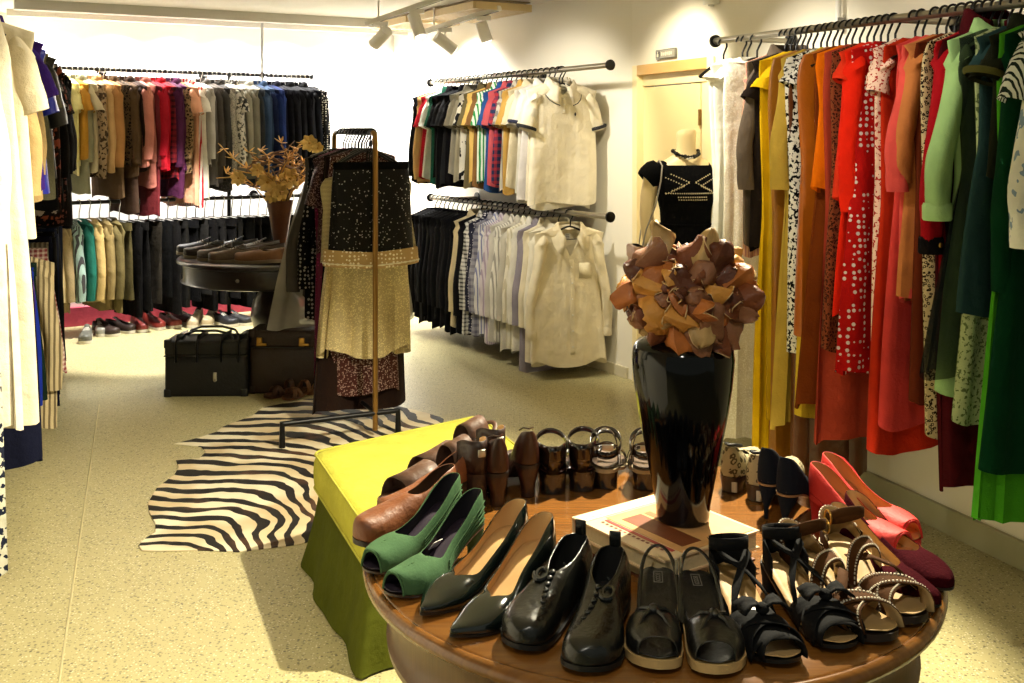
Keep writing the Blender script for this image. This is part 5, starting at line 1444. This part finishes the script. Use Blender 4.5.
# brown stitched sandals
BRN = plain('brown_nubuck', '#45290f', .85, 0, .15, 0, .2, 90, .2); WST = plain('white_stitch', '#cfc4ae', .7); CRI = plain('cream_insole', '#a98c5e', .55, 0, .3, 0, .15, 50, .12)
def f_stitch(s, i):
    s.insole(CRI, .003, .93); s.sole(plain('sole_brown', '#22160f', .5), .012, 1.03); s.heel(leather('#2b1b12', .5), .95, .85, .22, .2)
    s.strap(BRN, .62, .90, .040, .040, 'toe_strap', edge=WST, lin_=CRI); s.strap(BRN, .92, .62, .044, .036, 'toe_strap', edge=WST, lin_=CRI)
    s.strap(BRN, .40, .50, .062, .030, 'instep_strap', edge=WST, lin_=CRI)
    m = MB(); rg = []
    for k in range(19):
        a = PI*k/18; tt = .22-.23*sin(a)**.8
        b = V((s.cx(.15)+s.w(.2)*1.04*cos(a), tt*s.L, s.z(max(0, tt))))
        rg.append([b+V((0, 0, h)) for h in (0, .03, .045*(.45+.55*sin(a)), .055*(.4+.6*sin(a)))])
    o = m.loft(rg, False).build('heel_counter', [BRN, CRI], s.root, solid=.0025, off=1)
    m = MB()
    for j in (0, 3):
        for k in range(0, 17, 1):
            q0, q1 = V(rg[k][j]), V(rg[k+1][j]); c0 = V((s.cx(.15), .05, q0.z)); e = (q0-c0); e.z = 0; e = e.normalized()*.0015
            m.tube([q0+e, q0.lerp(q1, .6)+e], .0015, 5)
    m.build('stitching', WST, o)
    a_ = s.anklet(BRN, .055, s.z(.12)+.058, .034, .016, .02)
    c = V((s.cx(.15)-s.side*.036, .062, s.z(.12)+.06)); m = MB(); m.tube([c+V((0, .011*cos(a), .012*sin(a))) for a in [2*PI*k/14 for k in range(14)]], .002, 6, True); m.build('buckle', BRASS, a_)
    m = MB(); rg = [s.p(t, s.side*s.w(t)*x, z_) for t, x, z_ in ((.42, -.9, .03), (.55, -.3, .055), (.66, .3, .052), (.76, .95, .02))]
    m.loft([[p-V((0, .012, 0)), p+V((0, .012, 0))] for p in rg], False); m.build('cross_strap', BRN, s.root, solid=.003)
pair(f_stitch, 'stitched_sandal', 'sandal', ('brown sandal with white whipstitching, beside the black bow sandal', 'brown sandal with white whipstitching, beside the burgundy pump'), (((889, 646), (781, 577)), ((914, 629), (818, 554))), L=.265, hh=.036, plat=.014, wt=ROUND, ws=.95)
# burgundy velvet pumps
BUR = plain('burgundy_velvet', '#35070f', .9, 0, .04, 0, .3, 200, .2)
def f_bur(s, i):
    s.upper(BUR, TAN, .056, .034, .66, .036, .022); s.insole(TAN, .0026); s.sole(leather('#15110e'), .004); s.heel(BUR, .8, .3, .18, .06)
pair(f_bur, 'velvet_pump', 'shoe', ('burgundy velvet pump with tan lining, beside the stitched sandal', 'burgundy velvet pump with tan lining, beneath the coral pumps'), (((937, 612), (830, 550)), ((949, 595), (846, 535))), L=.275, hh=.03, wt=ALMOND, ws=.92)
# coral peep-toe pumps
COR = plain('coral_suede', '#c4302a', .6, 0, .3, 0, .15, 150, .1)
def f_cor(s, i):
    o = s.upper(COR, plain('peach_lining', '#c98a55', .6), .056, .042, .70, .048, .040, t1=.95, open_=.66)
    s.insole(plain('peach_lining', '#c98a55', .6), .0026); s.sole(COR, .012, .99, name='platform_sole'); s.heel(COR, .85, .36, .2, .08)
    MB().tube([s.p(.95, s.w(.95)*cos(a)*1.02, .036*sin(a)) for a in [PI*k/12 for k in range(13)]], .0024, 6).build('toe_binding', COR, o)
    m = MB()
    pts = [s.p(t, -s.side*-s.w(t)*1.06, h) for t, h in ((.02, .05), (.10, .044), (.2, .034), (.3, .026))]
    m.tube([s.p(t, -s.w(t)*1.07, h) for t, h in ((.03, .052), (.10, .046), (.2, .036), (.3, .028))], .0014, 5)
    m.build('heel_seam', COR, o)
pair(f_cor, 'peep_toe_pump', 'shoe', ('coral red peep-toe pump lying nearer the burgundy pumps', 'coral red peep-toe pump nearer the right wall'), (((908, 566), (822, 528)), ((915, 553), (842, 519))), L=.245, hh=.052, plat=.016, wt=ROUND, ws=.92)
# navy stilettos seen from behind
NAV = suede('#0c121d')
def f_nav(s, i):
    s.upper(NAV, DKLIN, .074, .036, .60, .038, .022, open_=.72); s.insole(plain('pale_insole', '#a88a63', .6), .0026); s.sole(leather('#8a6a48'), .004); s.heel(NAV, .75, .16, .16, .045)
pair(f_nav, 'stiletto_pump', 'shoe', ('navy suede stiletto pump nearer the coral shoe', 'navy suede stiletto pump nearer the snakeskin heels'), (((838, 502), (785, 531)), ((806, 489), (764, 519))), L=.235, hh=.066, wt=POINT)
# snakeskin backed heels
SNK = cloth('#a39878', 'leopard', '#4d4536', 1.6); DBR = leather('#22130c', .35)
def f_snk(s, i):
    o = s.upper(SNK, BLIN, .066, .042, .62, .045, .03, open_=.75); s.insole(BLIN, .0026); s.sole(DBR, .010); s.heel(DBR, .98, .8, .24, .2)
    MB().tube([s.p(t, x*s.w(t)*.55, h) for t, x, h in ((.2, -1, .062), (.06, -.9, .070), (.004, 0, .071), (.06, .9, .070), (.2, 1, .062))], .0035, 7).build('top_binding', plain('black_binding', '#0c0c0c', .5), o)
    MB().rbox(s.p(.012, .012, -.02), (.012, .006, .022), .002).build('tag', plain('tag_pale', '#bdb6a8', .5), s.root)
pair(f_snk, 'court_shoe', 'shoe', ('snakeskin-backed brown heel next to the navy stiletto', 'snakeskin-backed brown heel next to the black vase'), (((794, 474), (742, 512)), ((756, 464), (718, 503))), L=.235, hh=.024, plat=.010, wt=ALMOND)
# dark shoes round the back of the table
DK = patent('#140c0a')
def f_tstrap(s, i):
    s.insole(leather('#3a1410', .5), .002); s.sole(DK, .008); s.heel(DK, .98, .9, .24, .2)
    s.strap(DK, .70, .74, .045, .05, 'toe_strap'); m = MB(); rg = []
    for k in range(19):
        a = PI*k/18; tt = .34-.35*sin(a)**.8
        b = V((s.cx(.15)+s.w(.2)*1.04*cos(a), tt*s.L, s.z(max(0, tt))))
        rg.append([b+V((0, 0, h)) for h in (0, .03, .05, .062)])
    m.loft(rg, False).build('heel_counter', [DK, leather('#7a2118', .5)], s.root, solid=.0025, off=1)
    s.anklet(DK, .07, s.z(.12)+.048, .036, .012, .02)
    m = MB(); c = V((s.cx(.15)+.036, .06, s.z(.12)+.05)); m.tube([c+V((0, .009*cos(a), .010*sin(a))) for a in [2*PI*k/14 for k in range(14)]], .0018, 6, True); m.build('buckle', STEEL, s.root)
pair(f_tstrap, 'ankle_strap_heel', 'shoe', ('black patent ankle-strap heel with looped strap, behind the patent pumps', 'black patent ankle-strap heel with red lining, behind the ankle shoes'), (((548, 463), (556, 502)), ((585, 461), (578, 506))), L=.23, hh=.036, plat=.008, wt=ROUND, ws=1.08)
def f_strappy(s, i):
    s.insole(leather('#4a3626', .5), .002); s.sole(plain('cream_edge', '#9c8a6a', .5), .008, 1.02); s.heel(DK, .95, .9, .26, .22)
    for a, b, h in ((.6, .78, .042), (.8, .64, .044), (.45, .48, .06)): s.strap(DK, a, b, h, .018, 'strap')
    s.sling(DK, .36, .06, .004, flat=.6)
    q = s.anklet(DK, .055, s.z(.12)+.045, .036, .016, .02)
    MB().rbox(s.p(.02, .005, .05), (.026, .012, .014), .003).build('buckle', plain('pale_metal', '#b9b4a4', .35, .7), q)
    s.strap(DK, .12, .16, .085, .02, 'instep_strap')
pair(f_strappy, 'strappy_heel', 'sandal', ('black strappy heel with pale buckle, left of the black vase', 'black strappy heel half hidden behind the black vase'), (((607, 459), (607, 497)), ((648, 460), (641, 500))), L=.23, hh=.035, plat=.010, wt=ROUND)
CHO = leather('#33190f', .28)
def f_boot(s, i):
    o = s.upper(CHO, BLIN, .074, .048, .60, .05, .03, open_=.78); s.insole(BLIN, .0026); s.sole(plain('sole_brown', '#22160f', .5), .008); s.heel(CHO, .95, .55, .24, .13)
    MB().tube([s.p(t, x*s.w(t)*.5, h) for t, x, h in ((.2, -1, .07), (.06, -.9, .079), (.004, 0, .08), (.06, .9, .079), (.2, 1, .07))], .002, 6).build('top_binding', CHO, o)
pair(f_boot, 'court_shoe', 'shoe', ('glossy chestnut high heel seen from behind, nearer the green pumps', 'glossy chestnut high heel seen from behind, nearer the ottoman'), (((478, 473), (507, 517)), ((512, 465), (532, 507))), L=.235, hh=.064, wt=ALMOND)
MUL = leather('#4a2c18', .55)
def f_mule(s, i):
    s.insole(leather('#5a3a24', .5), .003, .96); s.sole(plain('sole_brown', '#22160f', .5), .014, 1.04); s.heel(leather('#3a2416', .5), .95, .85, .3, .28)
    s.strap(MUL, .60, .70, .062, .085, 'wide_strap', lin_=BLIN); s.strap(MUL, .22, .26, .075, .055, 'instep_strap', lin_=BLIN)
    s.sling(MUL, .2, .05, .006, flat=.5)
    m = MB(); c = s.p(.26, s.side*s.w(.25)*1.05, .03); m.tube([c+V((0, .011*cos(a), .012*sin(a))) for a in [2*PI*k/14 for k in range(14)]], .002, 6, True); m.build('buckle', STEEL, s.root)
pair(f_mule, 'strap_mule', 'sandal', ('wide-strapped brown mule behind the brown pumps', 'wide-strapped brown mule farther back, against the ottoman side'), (((381, 515), (470, 492)), ((404, 490), (485, 470))), L=.25, hh=.04, plat=.016, wt=ROUND)
COG = leather('#74401d', .5)
def f_cog(s, i):
    s.upper(COG, BLIN, .055, .042, .50, .058, .042, open_=.7); s.insole(plain('pale_insole', '#a88a63', .6), .003); s.sole(plain('sole_brown', '#22160f', .5), .010); s.heel(leather('#3a2416', .5), .95, .85, .24, .22)
pair(f_cog, 'slip_on_pump', 'shoe', ('cognac brown slip-on pump nearest the green pumps', 'cognac brown slip-on pump behind its mate, by the mules'), (((357, 548), (445, 520)), ((380, 527), (462, 503))), L=.24, hh=.045, plat=.010, wt=ROUND, ws=.98)
DSB = leather('#2b1710', .45)
def f_dsb(s, i):
    s.insole(leather('#8a6a48', .5), .003, .96); s.sole(DSB, .010, 1.03); s.heel(DSB, .95, .8, .25, .2)
    s.strap(DSB, .62, .74, .05, .05, 'toe_strap'); s.strap(DSB, .36, .40, .065, .03, 'instep_strap')
    m = MB(); rg = []
    for k in range(19):
        a = PI*k/18; tt = .26-.27*sin(a)**.8
        b = V((s.cx(.15)+s.w(.2)*1.04*cos(a), tt*s.L, s.z(max(0, tt))))
        rg.append([b+V((0, 0, h)) for h in (0, .03, .055, .07)])
    m.loft(rg, False).build('heel_counter', [DSB, TAN], s.root, solid=.0025, off=1)
    MB().rbox(s.p(.0, .0, .045), (.018, .008, .016), .003).build('buckle', plain('pale_metal', '#b9b4a4', .35, .7), s.root)
pair(f_dsb, 'strap_sandal', 'sandal', ('dark brown strap sandal between the mules and the chestnut heels', 'dark brown strap sandal behind, against the ottoman cushion'), (((436, 478), (480, 506)), ((452, 466), (493, 490))), L=.225, hh=.06, plat=.010, wt=ROUND, ws=.95)

# ------------------------------------------------------------------ shoes on the floor and on the rear table
def lowshoe(kind, label, cat, group, pos, ang, c, c2, z=0., L=.28, lace=True, boot=False, side=1, rim='#c9c2b0'):
    d = V((cos(ang), sin(ang)))
    s = Shoe(kind, label, cat, group, (pos[0]+d.x*L/2, pos[1]+d.y*L/2), (pos[0]-d.x*L/2, pos[1]-d.y*L/2), L=L, hh=.012, plat=.018, wt=ROUND, z=z, pxy=False, side=side)
    mt = leather(c, .5)
    s.upper(mt, BLIN, .10 if boot else .062, .085 if boot else .052, .46, .075 if boot else .066, .045, open_=.72)
    s.sole(plain('sole_edge', rim, .6), .022, 1.06)
    if lace:
        m = MB()
        for k in range(4):
            t = .46+.05*k; h = lerp(.07, .056, k/3.)
            m.tube([s.p(t, s.w(t)*x, h*(1-x*x*.8)**.5+.004) for x in (-.55, -.25, .25, .55)], .003, 5)
        m.build('laces', plain('lace', c2, .7), s.root)
        m = MB(); rg = [[s.p(t, s.w(t)*x*.5, h-.004*x*x) for x in (-1, 0, 1)] for t, h in ((.30, .088), (.38, .08), (.46, .068), (.56, .060))]
        m.loft(rg, False).build('tongue', mt, s.root, solid=.003)
    return s
FG = 'shoes along the far wall floor'
fs = [(82, 343, 'grey_s', 'grey and white trainer', '#57574e', '#d8d4c8', -1.2, 0), (96, 336, 'x', 'pale grey trainer', '#8a887c', '#d8d4c8', -1.1, 0), (101, 337, 'b', 'dark brown lace-up shoe', '#2a1a12', '#1a110c', -.5, 0), (116, 334, 'b', 'dark brown derby shoe', '#24160f', '#1a110c', -.4, 0),
      (135, 332, 'r', 'oxblood ankle boot', '#6d1f1a', '#3a100d', -.9, 1), (149, 330, 'r', 'russet red ankle boot', '#7a261d', '#3a100d', -.7, 1), (166, 328, 'r', 'brick red trainer', '#7d2c22', '#e0d8cc', -.7, 0), (180, 325, 'r', 'dark red trainer', '#5c1c17', '#e0d8cc', -.6, 0),
      (193, 327, 'c', 'beige high-top boot', '#b5a68a', '#e0d8cc', -1.5, 1), (207, 326, 'c', 'sand high-top boot', '#a89878', '#e0d8cc', -1.6, 1), (221, 327, 'k', 'black trainer with white sole', '#16161a', '#d8d4c8', -.5, 0), (234, 326, 'k', 'black slip trainer with pale sole', '#1d1c1c', '#8a887c', -.4, 0), (260, 323, 'g', 'grey canvas shoe', '#6b6a62', '#d8d4c8', -.9, 0), (296, 321, 'g', 'dark grey canvas shoe', '#3d3c38', '#d8d4c8', -.9, 0)]
for i, (px, py, _, d, c, c2, an, bt) in enumerate(fs):
    q = W(px, py, 0)
    lowshoe('ankle_boot' if bt else 'trainer' if 'trainer' in d else 'shoe', '%s on the floor under the far rails' % d, 'boot' if bt else 'shoe', FG, (q.x, q.y+.08), an, c, c2, 0., boot=bool(bt), side=1-2*(i % 2))
RG = 'mens shoes on the dark pedestal table'
ts = [(-.50, .02, 'black leather brogue', '#15110e', .25), (-.40, -.16, 'dark brown brogue', '#2a1b12', .2), (-.27, -.30, 'grey brown lace-up', '#4a4036', .15), (-.17, -.40, 'brown suede lace-up', '#5a4532', .2), (-.30, .10, 'black derby shoe', '#0f0d0c', .4), (-.05, -.20, 'umber loafer', '#3a281b', .6), (.0, -.46, 'tan leather loafer', '#7d5433', -.2), (.12, -.34, 'cognac leather loafer', '#6d4526', -.4), (-.12, -.02, 'olive brown shoe', '#3a3122', .9), (.27, -.30, 'pale-rimmed brown slipper', '#8a6a4a', -.9)]
for i, (x, y, d, c, an) in enumerate(ts):
    lowshoe('loafer' if 'loafer' in d else 'lace_up_shoe', '%s on the dark pedestal table' % d, 'shoe', RG, (RTX+x, RTY+y), PI+an*.6, c, '#8d8272', RTH, L=.31, lace='loafer' not in d and 'slipper' not in d, side=1-2*(i % 2), rim='#8d8068')
for i, (px, py, d, c, an) in enumerate(((284, 396, 'brown leather mule', '#4a2a18', -2.5), (300, 397, 'tan strap sandal', '#6d4427', -2.2))):
    q = W(px, py, 0); s = Shoe('sandal', '%s on the floor in front of the brown suitcase' % d, 'sandal', 'sandals by the suitcases', (q.x+.12*cos(an), q.y+.12*sin(an)), (q.x-.12*cos(an), q.y-.12*sin(an)), L=.25, hh=.03, plat=.014, wt=ROUND, z=0., pxy=False)
    s.insole(leather('#5a3a24', .5), .003, .96); s.sole(leather(c, .5), .012, 1.03); s.heel(leather(c, .5), .95, .85, .3, .28)
    for a, b, h in ((.6, .75, .05), (.8, .62, .05), (.35, .4, .065)): s.strap(leather(c, .5), a, b, h, .03, 'strap')
    s.sling(leather(c, .5), .3, .05, .004)
# ------------------------------------------------------------------ light and camera
def spot(name, loc, to, power, col, size=80, blend=.5, rad=.05):
    l = bpy.data.lights.new(name, 'SPOT'); l.energy = power; l.color = col; l.spot_size = math.radians(size); l.spot_blend = blend; l.shadow_soft_size = rad
    o = bpy.data.objects.new(name, l); COL.objects.link(o); o.location = loc
    o.rotation_euler = (V(to)-V(loc)).to_track_quat('-Z', 'Y').to_euler(); return o
def area(name, loc, to, power, col, sx, sy):
    l = bpy.data.lights.new(name, 'AREA'); l.energy = power; l.color = col; l.shape = 'RECTANGLE'; l.size = sx; l.size_y = sy
    o = bpy.data.objects.new(name, l); COL.objects.link(o); o.location = loc
    o.rotation_euler = (V(to)-V(loc)).to_track_quat('-Z', 'Y').to_euler(); return o
WARM = (1, .9, .66); SOFT = (1, .93, .78); NEUT = (1, .97, .92)
spot('spot_ottoman', (.73, 3.03, 2.40), (-.62, 2.95, 0), 640, WARM, 98, .25, .03)
spot('spot_foreground', (-.9, 2.3, 2.40), (-1.2, 3.0, 0), 85, WARM, 80, .6, .05)
spot('spot_dresses', (.35, 3.0, 2.38), (1.5, 3.9, 1.65), 62, SOFT, 62, .8, .05)
spot('spot_dresses_far', (.25, 4.4, 2.38), (1.2, 4.75, 1.6), 120, SOFT, 62, .8, .05)
spot('spot_doorway', (.5, 5.3, 2.38), (1.0, 6.0, 1.6), 95, WARM, 70, .6, .06)
spot('spot_shirts', (-.75, 5.9, 2.38), (.25, 7.0, 1.3), 135, SOFT, 70, .6, .06)
spot('spot_far_floor', (-2.35, 7.55, 2.38), (-2.4, 7.7, 0), 720, NEUT, 54, .3, .06)
for i, x in enumerate((-3.6, -3.2, -2.8, -2.4, -2.0, -1.6, -1.25)):      # added lights close to the far wall, to whiten it behind the coats
    q = wb(x); n_ = V((.497, -.868))*.22
    spot('added_wall_light', (q.x+n_.x, q.y+n_.y, 2.36), (q.x+n_.x*.15, q.y+n_.y*.15, 1.0), 210, NEUT, 122, .6, .06)
for yy, e_ in ((9.0, 170), (8.3, 110)): q = wm(yy); spot('added_wall_light', (q.x-.35, q.y-.2, 2.36), (q.x-.1, q.y-.06, 1.3), e_, NEUT, 130, .6, .06)  # added lights that whiten the far part of the shirt wall
spot('spot_table', (.0, .35, 2.38), (.3, 2.0, .9), 45, SOFT, 60, .7, .04)
spot('spot_arrangement', D(446, 46, 7.1), D(272, 165, 7.05), 45, WARM, 34, .5, .03)
spot('spot_left_rail', (-.6, 3.9, 2.38), (-1.9, 3.7, 1.2), 34, SOFT, 80, .6, .06)
w = bpy.data.worlds.new('world'); S.world = w; w.use_nodes = True
w.node_tree.nodes['Background'].inputs[0].default_value = (.95, 1, .82, 1)
w.node_tree.nodes['Background'].inputs[1].default_value = .22
cam = bpy.data.cameras.new('camera'); cam.sensor_width = 36; cam.lens = 36*F/1024; cam.shift_y = -(341.5-HY)/1024
cam.clip_start = .05
co = bpy.data.objects.new('camera', cam); COL.objects.link(co); co.location = (0, 0, CH); co.rotation_euler = (PI/2, 0, 0)
S.camera = co
S.view_settings.view_transform = 'Standard'; S.view_settings.look = 'None'; S.view_settings.gamma = 1; S.view_settings.use_curve_mapping = False
S.view_settings.exposure = 0.0
